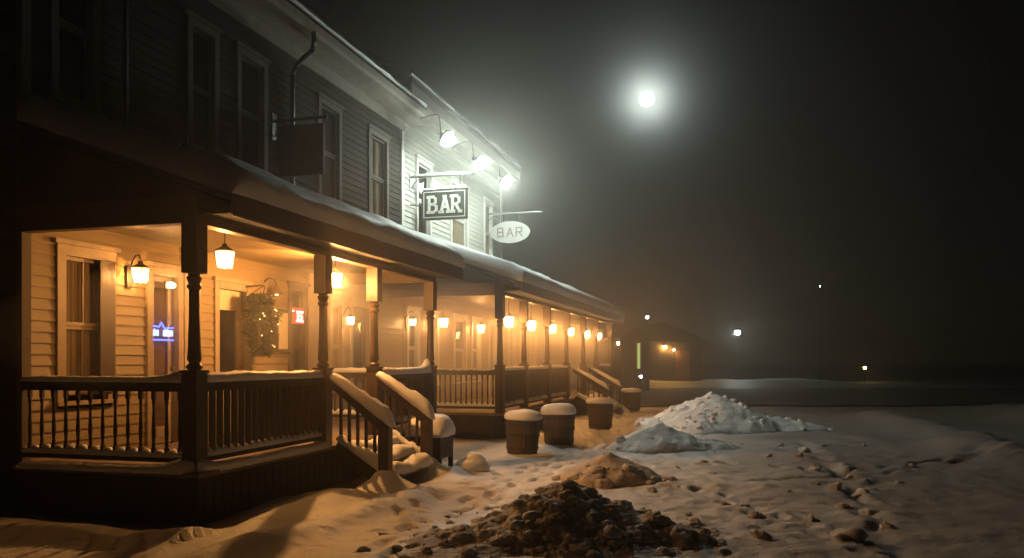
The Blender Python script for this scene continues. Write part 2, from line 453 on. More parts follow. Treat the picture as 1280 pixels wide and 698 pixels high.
def roof_pair(parent, e, z, ridge, back, u0, u1, t=0.12, snow_h=0.22, seed=1.0):
    mb = MB(); mb.prism([(e, z), (ridge[0], ridge[1]), (ridge[0], ridge[1] + t), (e + 0.03, z + t)], u0, u1)
    mb.prism([(ridge[0] - 0.001, ridge[1]), (back, z), (back, z + t), (ridge[0] - 0.001, ridge[1] + t)], u0, u1)
    r = mb.build('roof', 'shingles', parent)
    mb = MB(); n = int((u1 - u0) / 0.25)
    prof = []
    for i in range(n + 1):
        u = u0 + (u1 - u0) * i / n
        h = snow_h * (1 + 0.25 * noise.noise(Vector((u * 0.8, seed, 0))))
        e2 = e + 0.02 + 0.06 * noise.noise(Vector((u * 1.3, seed, 4)))
        prof.append([mb.bm.verts.new(p) for p in ((e2 - 0.06, u, z + t + 0.012), (e2, u, z + t + h * 0.4), (e2 - 0.07, u, z + t + h * 0.9), (e2 - 0.25, u, z + t + h * 1.25),
                     (ridge[0], u, ridge[1] + t + h), (back, u, z + t + h), (back, u, z + t + 0.01), (ridge[0], u, ridge[1] + t + 0.006))])
    for a, b in zip(prof, prof[1:]):
        for k in range(8): mb.bm.faces.new((a[k], a[(k + 1) % 8], b[(k + 1) % 8], b[k]))
    mb.bm.faces.new(prof[0]); mb.bm.faces.new(prof[-1][::-1])
    mb.build('roof_snow', 'snow', r, smooth=True)
roof_pair(house, EV, H1E + 0.2, (RDG[0], RDG[1] + 0.25), -10.7, -0.4, UC + 0.35)
# downspout and its elbow out of the gutter
ud = U(360, VW)
dsp = MB().tube([(EV + 0.06, ud - 0.02, H1E + 0.09), (EV + 0.07, ud - 0.02, H1E - 0.08), (EV + 0.02, ud - 0.01, H1E - 0.22), (EV - 0.14, ud, H1E - 0.32), (VW + 0.14, ud, H1E - 0.42), (VW + 0.085, ud, H1E - 0.58), (VW + 0.08, ud, H1E - 1.2), (VW + 0.08, ud, 4.2)], 0.042, 10)
dsp.build('downspout', 'iron', house, smooth=True)
dsp2 = MB().tube([(VW + 0.08, U(150, VW), H1E - 0.05), (VW + 0.08, U(150, VW), 4.3)], 0.035, 8).build('downspout', 'iron', house, smooth=True)

# ------------------------------------------------------------------ second house, lit by the floodlights
UE = U(626, VW)
house2 = empty('white_house', W(UC, 0), ROTZ, 'pale cream clapboard house lit white by three eave floodlights', 'house')
H2E = 7.30
o2 = []
def L2(u): return u - UC
for (x0, x1) in ((519, 538), (562, 584), (604, 615)):
    o2.append(window(house2, VW, L2(U(x0, VW)), L2(U(x1, VW)), 4.4, 6.25, trim='trim_white', curtain='full' if x0 > 550 else None, muntins=(0, 1), snow=True))
L2E = UE - UC; L2F = 12.8
for (x0, x1, lit, cur) in ((507, 523, False, 'full'), (535, 547, False, None), (566, 582, False, 'full'), (588, 600, True, None)):
    o2.append(window(house2, VW, L2(U(x0, VW)), L2(U(x1, VW)), FL + 0.5, 2.75, trim='trim_white', curtain=cur, muntins=(0, 1), lit=lit))
o2.append(door(house2, VW, L2(U(610, VW)), L2(U(619, VW)), FL, 2.72, mat='door_brown', trim='trim_white', glass=(0.3, 0.9)))
for q in (8.4, 9.8, 11.2):
    o2.append(window(house2, VW, q, q + 0.9, FL + 0.5, 2.75, trim='trim_white', curtain='full', muntins=(0, 1)))
low = [h for h in o2 if h[3] < 3.4]; up = [h for h in o2 if h[3] >= 3.4]
siding_front('porch_wall', 'siding_cream', house2, VW, 0.02, L2F, FL - 0.3, 3.48, low)
siding_front('upper_wall', 'siding_white', house2, VW, 0.02, L2E, 3.48, H2E, up)
siding_side('end_wall', 'siding_white', house2, L2E, -10.3, VW, 3.3, H2E, s=1)
siding_side('wing_end_wall', 'siding_cream', house2, L2F, -8, VW, 0.0, 4.3, s=1)
siding_side('upper_end_wall', 'siding_white', house2, 0.0, -10.3, VW, H1E - 0.4, H2E, s=-1)
MB().box(VW - 0.36, VW - 0.34, 0.05, L2E - 0.02, 3.3, H2E).box(VW - 0.36, VW - 0.34, 0.05, L2F - 0.02, 0, 3.3).build('inner_wall', 'dark_interior', house2)
MB().box(VW - 0.03, VW + 0.045, L2E - 0.12, L2E + 0.03, 3.4, H2E).build('corner_board', 'trim_white', house2, bevel=0.004)
MB().prism([(VW - 0.05, 4.2), (-8, 4.8), (-8, 5.0), (VW - 0.05, 4.4)], L2E + 0.03, L2F + 0.3).build('wing_roof', 'snow', house2)
e2 = MB()
e2.box(VW + 0.02, EV, -0.45, L2E + 0.7, H2E - 0.02, H2E + 0.02)
e2.box(EV - 0.03, EV + 0.003, -0.47, L2E + 0.72, H2E - 0.06, H2E + 0.22)
e2.box(VW + 0.021, VW + 0.06, 0.02, L2E, H2E - 0.24, H2E - 0.021)
e2.build('eaves', 'eave_paint', house2, bevel=0.004)
roof_pair(house2, EV, H2E + 0.2, (RDG[0], H2E + 2.5), -10.7, -0.5, L2E + 0.75, seed=3.0)

# ------------------------------------------------------------------ porches
def post(parent, u, v, z0, z1, rail=0.95, w=0.17):
    h = w / 2
    mb = MB()
    mb.box(v - h, v + h, u - h, u + h, z0, z0 + rail)
    mb.box(v - h - .012, v + h + .012, u - h - .012, u + h + .012, z0 + rail, z0 + rail + 0.03)
    zb = z0 + rail + 0.03; zt = z1 - 0.48
    q = [(0.055, zb), (0.078, zb + 0.02), (0.078, zb + 0.04), (0.05, zb + 0.07), (0.068, zb + 0.1), (0.062, zb + 0.2), (0.053, (zb + zt) / 2), (0.05, zt - 0.25), (0.052, zt - 0.16), (0.07, zt - 0.14), (0.07, zt - 0.12), (0.052, zt - 0.1), (0.07, zt - 0.06), (0.074, zt - 0.04), (0.056, zt - 0.02), (0.06, zt)]
    mb.lathe(q, v, u, 18, caps=False)
    mb.box(v - h, v + h, u - h, u + h, zt, z1)
    o = mb.build('post', 'post_wood', parent, smooth=True, angle=35)
    return o
def railing(parent, a, b, z, h=0.88, n=None, gap=0.132, snow_h=0.09, seed=1.0, w=0.034, snow_w=0.13, hfun=None, baluster_mat='rail_wood', dense=False):
    """a, b = (v, u) ends; top rail, bottom rail, balusters, lying snow"""
    A, B = Vector((a[0], a[1], 0)), Vector((b[0], b[1], 0)); L = (B - A).length; t = (B - A) / L
    mb = MB(); up = Vector((0, 0, 1))
    mb.bar(A + up * (z + h - 0.03), B + up * (z + h - 0.03), 0.10, 0.055)
    mb.bar(A + up * (z + h - 0.085), B + up * (z + h - 0.085), 0.05, 0.055)
    mb.bar(A + up * (z + 0.11), B + up * (z + 0.11), 0.06, 0.07)
    r = mb.build('railing', 'rail_wood', parent, bevel=0.006)
    n = n or max(2, int(L / gap))
    zs0, zs1 = z + 0.14, z + h - 0.11
    me = None
    for i in range(n):
        p = A + t * (L * (i + 0.5) / n)
        if me is None:
            m = MB()
            if dense:
                m.obox((0, 0, (zs0 + zs1) / 2), ((1, 0, 0), (0, 1, 0), (0, 0, 1)), (0.024, 0.085, zs1 - zs0))
            else:
                hz = zs1 - zs0
                m.box(-w / 2, w / 2, -w / 2, w / 2, zs0, zs0 + 0.12 * hz)
                m.lathe([(w * .40, zs0 + .12 * hz), (w * .55, zs0 + .16 * hz), (w * .42, zs0 + .2 * hz), (w * .62, zs0 + .36 * hz), (w * .40, zs0 + .62 * hz), (w * .36, zs0 + .78 * hz), (w * .55, zs0 + .83 * hz), (w * .4, zs0 + .87 * hz)], 0, 0, 10, caps=False)
                m.box(-w / 2, w / 2, -w / 2, w / 2, zs0 + 0.87 * hz, zs1)
            o = m.build('baluster', baluster_mat, r, smooth=True, angle=35); me = o.data
        else:
            o = bpy.data.objects.new('baluster', me); col.objects.link(o); o.parent = r
        o.location = p
        if dense: o.rotation_euler = (0, 0, math.atan2(t.y, t.x) - math.pi / 2)
    if snow_h:
        s = MB().snow([A + up * (z + h - 0.002), B + up * (z + h - 0.002)], snow_w, snow_h, seed=seed, hfun=hfun)
        s.build('rail_snow', 'snow', r, smooth=True, angle=180)
        def dip(q, tot): return 0.55 + 0.75 * abs(math.cos(math.pi * (q / tot * n))) ** 3
        s = MB().snow([A + up * (z + 0.143), B + up * (z + 0.143)], 0.075, 0.05, seed=seed + 3, hfun=dip, wave=0.35, step=0.025)
        s.build('bottom_rail_snow', 'snow', r, smooth=True, angle=180)
    return r
def porch(loc_u, loc_v, ulen, post_us, name, label, near_over=0.06, far_over=0.3, end_closed=True):
    """local frame: y from 0 (near corner) to ulen, x = 0 at the front posts, wall at x = VW - loc_v"""
    root = empty(name, W(loc_u, loc_v), ROTZ, label, 'porch')
    vw = VW - loc_v + 0.03
    ov = 0.48
    MB().box(vw, 0.16, -0.14, ulen + 0.1, FL - 0.05, FL).build('deck', 'deck_wood', root, bevel=0.01)
    sk = MB().box(0.08, 0.11, -0.10, ulen + 0.06, 0.0, FL - 0.055).box(vw, 0.08, -0.10, -0.07, -0.0, FL - 0.055)
    sk.box(vw, 0.079, ulen + 0.03, ulen + 0.06, 0, FL - 0.055)
    y = 0.0
    while y < ulen:
        sk.box(0.11, 0.118, y, y + 0.135, 0.01, FL - 0.12); y += 0.15
    sk.box(0.111, 0.135, -0.12, ulen + 0.08, FL - 0.11, FL - 0.056)
    x = vw
    while x < 0:
        sk.box(x, x + 0.135, -0.108, -0.10, 0.01, FL - 0.12); x += 0.15
    sk.build('skirt', 'skirt_wood', root)
    ZB = 2.92                                           # underside of the beam
    bm = MB()
    bm.box(-0.07, 0.07, -0.07, ulen + 0.07, ZB, ZB + 0.26)
    bm.box(vw, -0.072, -0.07, 0.07, ZB + 0.001, ZB + 0.262)
    bm.box(vw, -0.072, ulen - 0.07, ulen + 0.07, ZB + 0.001, ZB + 0.262)
    bm.build('beam', 'beam_wood', root, bevel=0.008)
    # ceiling of narrow boards
    ce = MB(); x = vw + 0.0
    while x < -0.08:
        ce.box(x, min(x + 0.118, -0.075), 0.072, ulen - 0.072, ZB + 0.19, ZB + 0.215); x += 0.125
    ce.build('ceiling', 'porch_ceiling', root)
    # roof: eave at x = ov, rises to the wall
    z0, z1 = ZB + 0.10, ZB + 0.10 + (ov - vw) * 0.345
    y0, y1 = -near_over, ulen + far_over
    rf = MB()
    rf.prism([(ov, z0 + 0.08), (vw, z1 + 0.08), (vw, z1 + 0.16), (ov, z0 + 0.16)], y0, y1)
    rf.prism([(0.072, z0 - 0.02), (ov - 0.031, z0 - 0.02), (ov - 0.031, z0 + 0.0), (0.072, z0 + 0.0)], y0 + 0.03, y1 - 0.03)
    r = rf.build('roof', 'shingles', root)
    fa = MB().box(ov - 0.03, ov + 0.002, y0 - 0.002, y1 + 0.002, z0 - 0.045, z0 + 0.155)
    fa.box(ov - 0.028, ov - 0.001, y0 + 0.001, y1 - 0.001, z0 - 0.055, z0 - 0.046)
    fa.build('fascia', 'beam_wood', r, bevel=0.005)
    for yy in (y0 + 0.001, y1 - 0.021):                 # gable ends above the end beam
        eb = MB().prism([(vw, ZB + 0.20), (0.06, ZB + 0.20), (ov - 0.04, z0 + 0.07), (vw, z1 + 0.07)], yy, yy + 0.02)
        eb.build('gable_board', 'rail_wood', r)
    # the blanket of snow
    mb = MB(); n = max(20, int((y1 - y0) / 0.08)); T = 0.31; prof = []
    sl = (z1 - z0) / (ov - vw)
    for i in range(n + 1):
        yy = y0 - 0.05 + (y1 - y0 + 0.1) * i / n
        dd = min(i, n - i) / n * (y1 - y0 + 0.1)
        e = min(1, dd / 0.26); e = math.sqrt(max(0, 1 - (1 - e) ** 2)) * 0.95 + 0.05
        h = T * e * (1 + 0.10 * noise.noise(Vector((yy * 0.9, loc_u, 0))) + 0.04 * noise.noise(Vector((yy * 4, loc_u, 3))))
        ex = ov + 0.05 * (0.3 + 0.7 * e) + 0.025 * noise.noise(Vector((yy * 1.7, loc_u, 5)))
        zr = z0 + 0.165
        ring = [(ex - 0.07, zr + 0.004), (ex - 0.015, zr - 0.01), (ex + 0.012, zr + h * 0.25), (ex + 0.005, zr + h * 0.55), (ex - 0.05, zr + h * 0.82), (ex - 0.15, zr + h * 0.97), (ex - 0.32, zr + h * 1.02 + 0.32 * sl)]
        for q in (0.8, 1.5, 2.2):
            ring.append((ex - q, zr + q * sl + h * 0.98 + 0.02 * noise.noise(Vector((yy * 1.5, q * 2, loc_u)))))
        ring += [(vw + 0.02, zr + (ov - vw) * sl + h), (vw + 0.02, zr + (ov - vw) * sl + 0.005)]
        prof.append([mb.bm.verts.new((x, yy, z)) for x, z in ring])
    m = len(prof[0])
    for a, b in zip(prof, prof[1:]):
        for k in range(m): mb.bm.faces.new((a[k], a[(k + 1) % m], b[(k + 1) % m], b[k]))
    mb.bm.faces.new(prof[0]); mb.bm.faces.new(prof[-1][::-1])
    mb.build('roof_snow', 'snow', r, smooth=True, angle=60)
    for u in post_us: post(root, u, 0.0, FL, ZB)
    # low snow along the deck edge
    s = MB()
    return root, s
p1u = [0.0, 2.543, 4.047, 6.254]
porch1, ds = porch(0.0, 0.0, 6.254, p1u, 'front_porch', 'near wooden porch with turned posts and a thick snow edged roof')
def endlift(s, tot): return 0.8 + 1.6 * max(0, (s / tot - 0.75) / 0.25) ** 2
railing(porch1, (-2.06, 0.0), (-0.09, 0.0), FL, n=13, snow_h=0.05, seed=2, hfun=endlift)
railing(porch1, (0.0, 0.09), (0.0, 2.46), FL, n=19, seed=5, snow_h=0.075, dense=True)
railing(porch1, (0.0, 4.13), (0.0, 6.17), FL, n=16, seed=8, snow_h=0.10, dense=True, hfun=endlift)
railing(porch1, (-0.09, 6.254), (-2.0, 6.254), FL, n=14, seed=9, snow_h=0.06)
# snow lying on the open edge of the deck
sn = MB().snow([(-2.0, -0.09, FL), (-0.5, -0.08, FL), (-0.05, -0.06, FL), (0.06, 0.0, FL), (0.09, 0.4, FL), (0.08, 2.45, FL)], 0.17, 0.08, seed=11,
     hfun=lambda s, t: 0.55 + 0.9 * math.exp(-((s - 2.0) / 0.22) ** 2) + 0.25 * (s / t))
sn.build('deck_snow', 'snow', porch1, smooth=True, angle=180)
MB().snow([(0.10, 4.1, FL), (0.10, 6.3, FL)], 0.13, 0.06, seed=13).build('deck_snow', 'snow', porch1, smooth=True, angle=180)

u2 = 9.24; v2 = 0.35
p2 = [U(x, v2) - u2 for x in (625, 655, 684, 708, 729, 745)]
len2 = U(762, v2) - u2
p2.append(len2)
porch2, _ = porch(u2, v2, len2, p2, 'long_porch', 'long hazy porch with a row of lit lamps under its snowy roof')
railing(porch2, (-2.4, 0.0), (-0.09, 0.0), FL, n=20, seed=21, snow_h=0.03, snow_w=0.1)
s2a, s2b = U(712, v2) - u2, U(732, v2) - u2
prev = 0.0
for a, b in zip(p2, p2[1:]):
    if a + 0.2 < s2b and b > s2a + 0.15: 
        if a < s2a - 0.3: railing(porch2, (0, a + 0.09), (0, s2a), FL, gap=0.14, seed=a + 30, snow_h=0.05, dense=True)
        continue
    railing(porch2, (0, a + 0.09), (0, b - 0.09), FL, gap=0.14, seed=a + 30, snow_h=0.05, dense=True)

# ------------------------------------------------------------------ steps with sloping handrails
def steps(name, u0, u1, v0, run, label, thick=0.14):
    root = empty(name, W(u0, v0), ROTZ, label, 'steps')
    w = u1 - u0
    nst = 3
    for i in range(nst):
        z = FL * (nst - i) / (nst + 1) + 0.02
        x0 = 0.17 + run * i / nst * 0.92; x1 = x0 + run / nst + 0.03
        st = MB().box(x0, x1, 0.07, w - 0.07, z - 0.045, z).build('step', 'deck_wood', root, bevel=0.006)
        def mid(s, t): return 0.75 + 0.5 * abs(math.cos(math.pi * s / t))
        MB().snow([((x0 + x1) / 2, 0.09, z), ((x0 + x1) / 2, w - 0.09, z)], x1 - x0 - 0.0, 0.12, seed=u0 + i, hfun=mid).build('step_snow', 'snow', st, smooth=True, angle=180)
    for j, y in enumerate((0.0, w)):
        MB().bar((0.13, y, FL - 0.02), (run + 0.10, y, 0.06), 0.05, 0.22).build('stringer', 'rail_wood', root, bevel=0.004)
        s = MB().snow([(0.16, y, FL + 0.09), (run + 0.05, y, 0.19)], 0.13, 0.10, seed=u0 + j + 4, wave=0.9)
        s.build('stringer_snow', 'snow', root, smooth=True, angle=180)
        zt, zl = FL + 0.84, FL + 0.84 - 0.60
        hr = MB().bar((0.08, y, zt), (run + 0.12, y, zl), 0.10, 0.07)
        hr.bar((0.08, y, zt - 0.075), (run + 0.06, y, zl - 0.055), 0.045, 0.08)
        h = hr.build('handrail', 'rail_wood', root, bevel=0.006)
        def lift(s, t): return 0.55 + 0.75 * (s / t) ** 0.8
        MB().snow([(0.06, y, zt + 0.03), (run + 0.16, y, zl + 0.015)], 0.15, thick, seed=u0 + j, hfun=lift, end=0.12, wave=0.15).build('handrail_snow', 'snow', h, smooth=True, angle=180)
        nw = MB().box(run - 0.02, run + 0.12, y - 0.07, y + 0.07, 0.0, zl + 0.0)
        nw.box(run - 0.03, run + 0.13, y - 0.08, y + 0.08, 0.0, 0.12)
        nw.build('newel_post', 'post_wood', root, bevel=0.006)
        for k in range(5):
            q = (k + 0.6) / 5.4
            x = 0.13 + (run - 0.13) * q
            za = FL + 0.08 - (FL - 0.08) * q + 0.03; zb_ = zt - 0.08 - 0.60 * (x - 0.08) / (run + 0.04)
            MB().box(x - 0.017, x + 0.017, y - 0.017, y + 0.017, za, zb_).build('baluster', 'rail_wood', root)
        c = MB(); rg = []
        for q_, z_ in ((0.60, -0.10), (0.44, 0.00), (0.31, 0.06), (0.21, 0.12), (0.14, 0.19), (0.09, 0.23), (0.04, 0.235)):
            rg.append([c.bm.verts.new((run + 0.05 + q_ * (1 + 0.5 * noise.noise(Vector((math.cos(t_ / 3.5) * 1.3, math.sin(t_ / 3.5) * 1.3, u0 * 3 + j * 5 + z_ * 3)))) * math.cos(t_ * math.pi / 11), y + q_ * (1 + 0.5 * noise.noise(Vector((math.cos(t_ / 3.5) * 1.3, math.sin(t_ / 3.5) * 1.3, u0 * 3 + j * 5 + 3 + z_ * 3)))) * math.sin(t_ * math.pi / 11), z_)) for t_ in range(22)])
        for a_, b_ in zip(rg, rg[1:]):
            for t_ in range(22): c.bm.faces.new((a_[t_], a_[(t_ + 1) % 22], b_[(t_ + 1) % 22], b_[t_]))
        c.bm.faces.new(rg[0][::-1]); c.bm.faces.new(rg[-1])
        c.build('drift', 'snow', root, smooth=True, angle=180)
    return root
steps('porch_steps', 2.60, 3.99, 0.02, 0.76, 'snow covered wooden steps with two sloping handrails at the near porch')
steps('porch_steps', u2 + s2a, u2 + s2b, v2 + 0.02, 0.95, 'distant snowy steps with pale handrails by the long porch', thick=0.10)

# ------------------------------------------------------------------ lamps
def lantern(name, glow, size=1.0, cord=0.3, bulb=False):
    """glass centred on the origin, hanging from a cord"""
    root = empty(name, (0, 0, 0))
    s = size
    g = MB(); a, b, h = 0.062 * s, 0.088 * s, 0.105 * s
    q = [(-a, -a, -h), (a, -a, -h), (a, a, -h), (-a, a, -h)]; p = [(-b, -b, h), (b, -b, h), (b, b, h), (-b, b, h)]
    for i in range(4): g.face([q[i], q[(i + 1) % 4], p[(i + 1) % 4], p[i]])
    g.face(q[::-1]); g.face(p)
    gp = g.build('glass', 'frosted_glass' if bulb else glow, root)
    if bulb: MB().ball((0, 0, -0.015 * s), 0.021 * s, 2, (1, 1, 1.25)).build('bulb', glow, gp, smooth=True)
    f = MB(); e = 0.011 * s
    for i in range(4):
        f.bar(Vector(q[i]) * 1.05, Vector(p[i]) * 1.04, e)
        f.bar(Vector(q[i]) * 1.05, Vector(q[(i + 1) % 4]) * 1.05, e); f.bar(Vector(p[i]) * 1.04, Vector(p[(i + 1) % 4]) * 1.04, e)
    f.lathe([(b * 1.5, h * 1.06), (b * 1.1, h * 1.3), (b * 0.45, h * 1.65), (b * 0.3, h * 1.95), (0.008 * s, h * 2.05)], 0, 0, 8)
    f.build('cage', 'iron', root)
    if cord:
        MB().tube([(0, 0, h * 2.0), (0, 0, h * 2.0 + cord)], 0.006).build('cord', 'iron', root)
    return root
def sconce(name, glow, s=1.0, bulb=False):
    """origin at the wall; reaches out along +x"""
    root = lantern(name, glow, size=s, cord=0, bulb=bulb)
    for ch in root.children: ch.location = (0.17, 0, 0)
    MB().box(0.0, 0.025, -0.05, 0.05, -0.14, 0.12).build('backplate', 'iron', root, bevel=0.006)
    MB().tube([(0.02, 0, 0.08), (0.06, 0, 0.19), (0.11, 0, 0.25), (0.155, 0, 0.25), (0.17, 0, 0.2)], 0.009).build('arm', 'iron', root, smooth=True)
    return root
def lampat(o, u, v, z, label, group):
    o.location = W(u, v, z); o.rotation_euler = (0, 0, ROTZ)
    return tag(o, label, 'lantern' if 'hanging' in o.name else 'wall lamp', group)
GH = 'lanterns hanging from the porch ceilings'
GS = 'lamps on the walls behind the porches'
vl = -0.4
u_ = U(281, vl); lan = lantern('hanging_lantern', 'lantern_glow', 0.86, 0.2, bulb=True)
lampat(lan, u_, vl, Z(325, u_, vl), 'glowing glass lantern hanging just right of the thick corner post', GH)
u_ = U(419, vl); l2 = lantern('hanging_lantern', 'step_lantern_glow', 0.86, 0.2, bulb=True)
lampat(l2, u_, vl, Z(351, u_, vl), 'glowing glass lantern hanging over the porch steps', GH)
row = lantern('hanging_lantern', 'row_glow', 1.0, 0.46)
vr = 0.1
names = ['first lantern of the long porch row, nearest its corner post', 'second lantern of the long porch row', 'third lantern of the long porch row',
         'fourth lantern of the long porch row', 'next to last lantern of the long porch row', 'last and smallest lantern of the long porch row']
for i, px in enumerate((636, 664, 690, 713, 733, 748)):
    o = row if i == 0 else dup(row)
    lampat(o, U(px, vr), vr, 2.44, 'glowing ' + names[i], GH)
sc0 = sconce('wall_lamp', 'sconce_glow', 0.84, bulb=True)
lampat(sc0, U(173, VW + 0.17), VW + 0.03, 2.62, 'bright lantern wall lamp between the shuttered window and the neon door', GS)
for px, z, lab in ((553, 2.5, 'bright wall lamp behind the far end post of the near porch, under the bar sign'), (600, 2.46, 'wall lamp beside the lit window just left of the long porch corner post')):
    o = sconce('wall_lamp', 'far_sconce_glow', 0.95); lampat(o, U(px, VW + 0.17), VW + 0.03, z, lab, GS)
sm = sconce('wall_lamp', 'small_warm', 0.6)
lampat(sm, U(432, VW + 0.1), VW + 0.03, Z(402, U(432, VW), VW), 'small dim wall lamp by the brown door past the porch steps', GS)
o = dup(sm); lampat(o, U(511, VW + 0.1), VW + 0.03, Z(404, U(511, VW), VW), 'small wall lamp seen between the last two near porch posts', GS)
o = dup(sm); lampat(o, U(768, -0.2), -0.2, 2.3, 'tiny lone lamp past the far end of the long porch', GS)
for ch in list(o.children):
    pass
# glowing oval added in place of a reflection in the neon door's glass
dl = empty('door_glint', W(U(207, VW), VW + 0.06, Z(357, U(207, VW), VW)), ROTZ, 'small glowing oval, added as a reflection, at the head of the door with the blue neon', 'door glint')
MB().ball((0.03, 0, 0), 0.055, 2, (0.6, 1.3, 0.7)).build('bulb', 'small_warm', dl, smooth=True)
MB().box(-0.015, 0.006, -0.08, 0.08, -0.05, 0.05).build('backplate', 'iron', dl, bevel=0.004)

# floodlights under the second eave
def floodlight():
    root = empty('floodlight', (0, 0, 0))
    b_ = MB().ball((0, 0, 0.02), 0.145, 3).build('bulb', 'flood_glow', root, smooth=True)
    h_ = MB().lathe([(0.190, 0.06), (0.185, 0.07), (0.155, 0.145), (0.055, 0.185), (0.05, 0.25), (0.03, 0.27)], 0, 0, 24, caps=False).lathe([(0.187, 0.058), (0.150, 0.142), (0.05, 0.178)], 0, 0, 24, caps=False).build('lamp_shade', 'black_plastic', root, smooth=True)
    for q_ in (b_, h_): q_.rotation_euler = (0, R(-50), 0)
    MB().tube([(-0.19, 0, 0.16), (-0.2, 0, 0.38), (-0.22, 0, 0.52), (-0.28, 0, 0.58), (-0.45, 0, 0.56), (-0.66, 0, 0.52)], 0.012).build('arm', 'iron', root, smooth=True)
    return root
fl = floodlight()
FLV = -0.98
for i, (px, lab) in enumerate(((561, 'white floodlight on a curved arm nearest the junction of the two houses'), (601, 'middle white floodlight of the three on curved arms under the eave'), (633, 'white floodlight at the far end of the lit eave'))):
    o = fl if i == 0 else dup(fl)
    u = U(px, FLV); o.location = W(u, FLV, 6.33); o.rotation_euler = (0, 0, ROTZ)
    tag(o, lab, 'floodlight', 'white floodlights under the eave')

# ------------------------------------------------------------------ hanging signs (boards at right angles to the wall)
def sign_root(name, px_wall, ytop, label):
    u = U(px_wall, VW); z = Z(ytop, u, VW)
    return empty(name, W(u, VW, z), ROTZ, label, 'hanging sign')
def bracket(root, ln, mat='steel', stay=0.35, plate=True):
    m = MB().tube([(0.0, 0, 0), (ln, 0, 0)], 0.028, 10)
    if plate: m.box(0.0, 0.03, -0.06, 0.06, -0.3, 0.12)
    m.tube([(0.03, 0, -stay * 0.7), (0.18, 0, -stay * 0.22), (0.42, 0, 0)], 0.014)
    m.ball((ln, 0, 0), 0.04, 2)
    return m.build('bracket', mat, root, smooth=True, angle=40)
# BAR
bs = sign_root('bar_sign', 512, 222, 'dark rectangular sign reading BAR in pale letters under its bracket')
bracket(bs, 1.47)
def place_text(me, mat, parent, loc, name='lettering'):
    me.materials.clear(); me.materials.append(MATS[mat])
    o = bpy.data.objects.new(name, me); col.objects.link(o); o.parent = parent; o.location = loc
    return o
sx0, sx1, sz0, sz1 = 0.30, 1.38, -0.99, -0.31
b = MB().box(sx0, sx1, -0.035, 0.035, sz0, sz1).build('board', 'sign_dark', bs, bevel=0.008)
r_ = MB(); m = 0.05; tk = 0.016
for (x0, x1, z0, z1) in ((sx0 + m, sx1 - m, sz1 - m - tk, sz1 - m), (sx0 + m, sx1 - m, sz0 + m, sz0 + m + tk), (sx0 + m, sx0 + m + tk, sz0 + m + tk, sz1 - m - tk), (sx1 - m - tk, sx1 - m, sz0 + m + tk, sz1 - m - tk)):
    r_.box(x0, x1, -0.042, -0.034, z0, z1)
r_.build('border', 'sign_paint', b)
# slab-serif capitals from strokes: unit box per letter 0..1 x 0..1
lw = 0.075
LB = [(0.13, 0, 0.13, 1), (0.0, 0.0, 0.5, 0.0), (0.0, 1, 0.5, 1), (0.13, 0.52, 0.55, 0.52), (0.5, 1, 0.68, 0.88), (0.68, 0.88, 0.68, 0.64), (0.68, 0.64, 0.52, 0.52), (0.52, 0.52, 0.76, 0.38), (0.76, 0.38, 0.76, 0.13), (0.76, 0.13, 0.5, 0.0)]
LA = [(0.16, 0, 0.5, 1), (0.5, 1, 0.84, 0), (0.28, 0.33, 0.72, 0.33), (0.02, 0, 0.32, 0), (0.68, 0, 0.98, 0), (0.38, 1, 0.55, 1)]
LR = [(0.13, 0, 0.13, 1), (0.0, 0, 0.28, 0), (0.0, 1, 0.5, 1), (0.13, 0.48, 0.5, 0.48), (0.5, 1, 0.7, 0.86), (0.7, 0.86, 0.7, 0.62), (0.7, 0.62, 0.5, 0.48), (0.42, 0.48, 0.74, 0.0), (0.7, 0, 0.88, 0.0)]
lt = MB(); hgt = 0.34; wid = 0.27
for k, LL in enumerate((LB, LA, LR)):
    org = Vector((sx0 + 0.15 + k * 0.275, -0.036, sz0 + 0.17))
    strokes(lt, [(x0 * wid, y0 * hgt, x1 * wid, y1 * hgt) for x0, y0, x1, y1 in LL], 0.062, 0.008 + 0.0007 * k, org, (1, 0, 0), (0, 0, 1), (0, -1, 0))
lt.build('lettering', 'sign_paint', b)
MB().snow([(sx0 + 0.02, 0, sz1), (sx1 - 0.02, 0, sz1)], 0.07, 0.05, seed=41, wave=0.8).build('sign_snow', 'snow', b, smooth=True, angle=180)
MB().tube([(0.52, 0, 0), (0.52, 0, sz1)], 0.008).build('hanger', 'iron', bs)
MB().tube([(1.2, 0, 0), (1.2, 0, sz1)], 0.008).build('hanger', 'iron', bs)
MB().tube([(0.0, 0, -0.62), (sx0, 0, -0.66)], 0.016).build('stay', 'steel', bs)
MB().snow([(0.1, 0, 0.022), (1.35, 0, 0.022)], 0.05, 0.035, seed=42, wave=0.8).build('bracket_snow', 'snow', bs, smooth=True, angle=180)
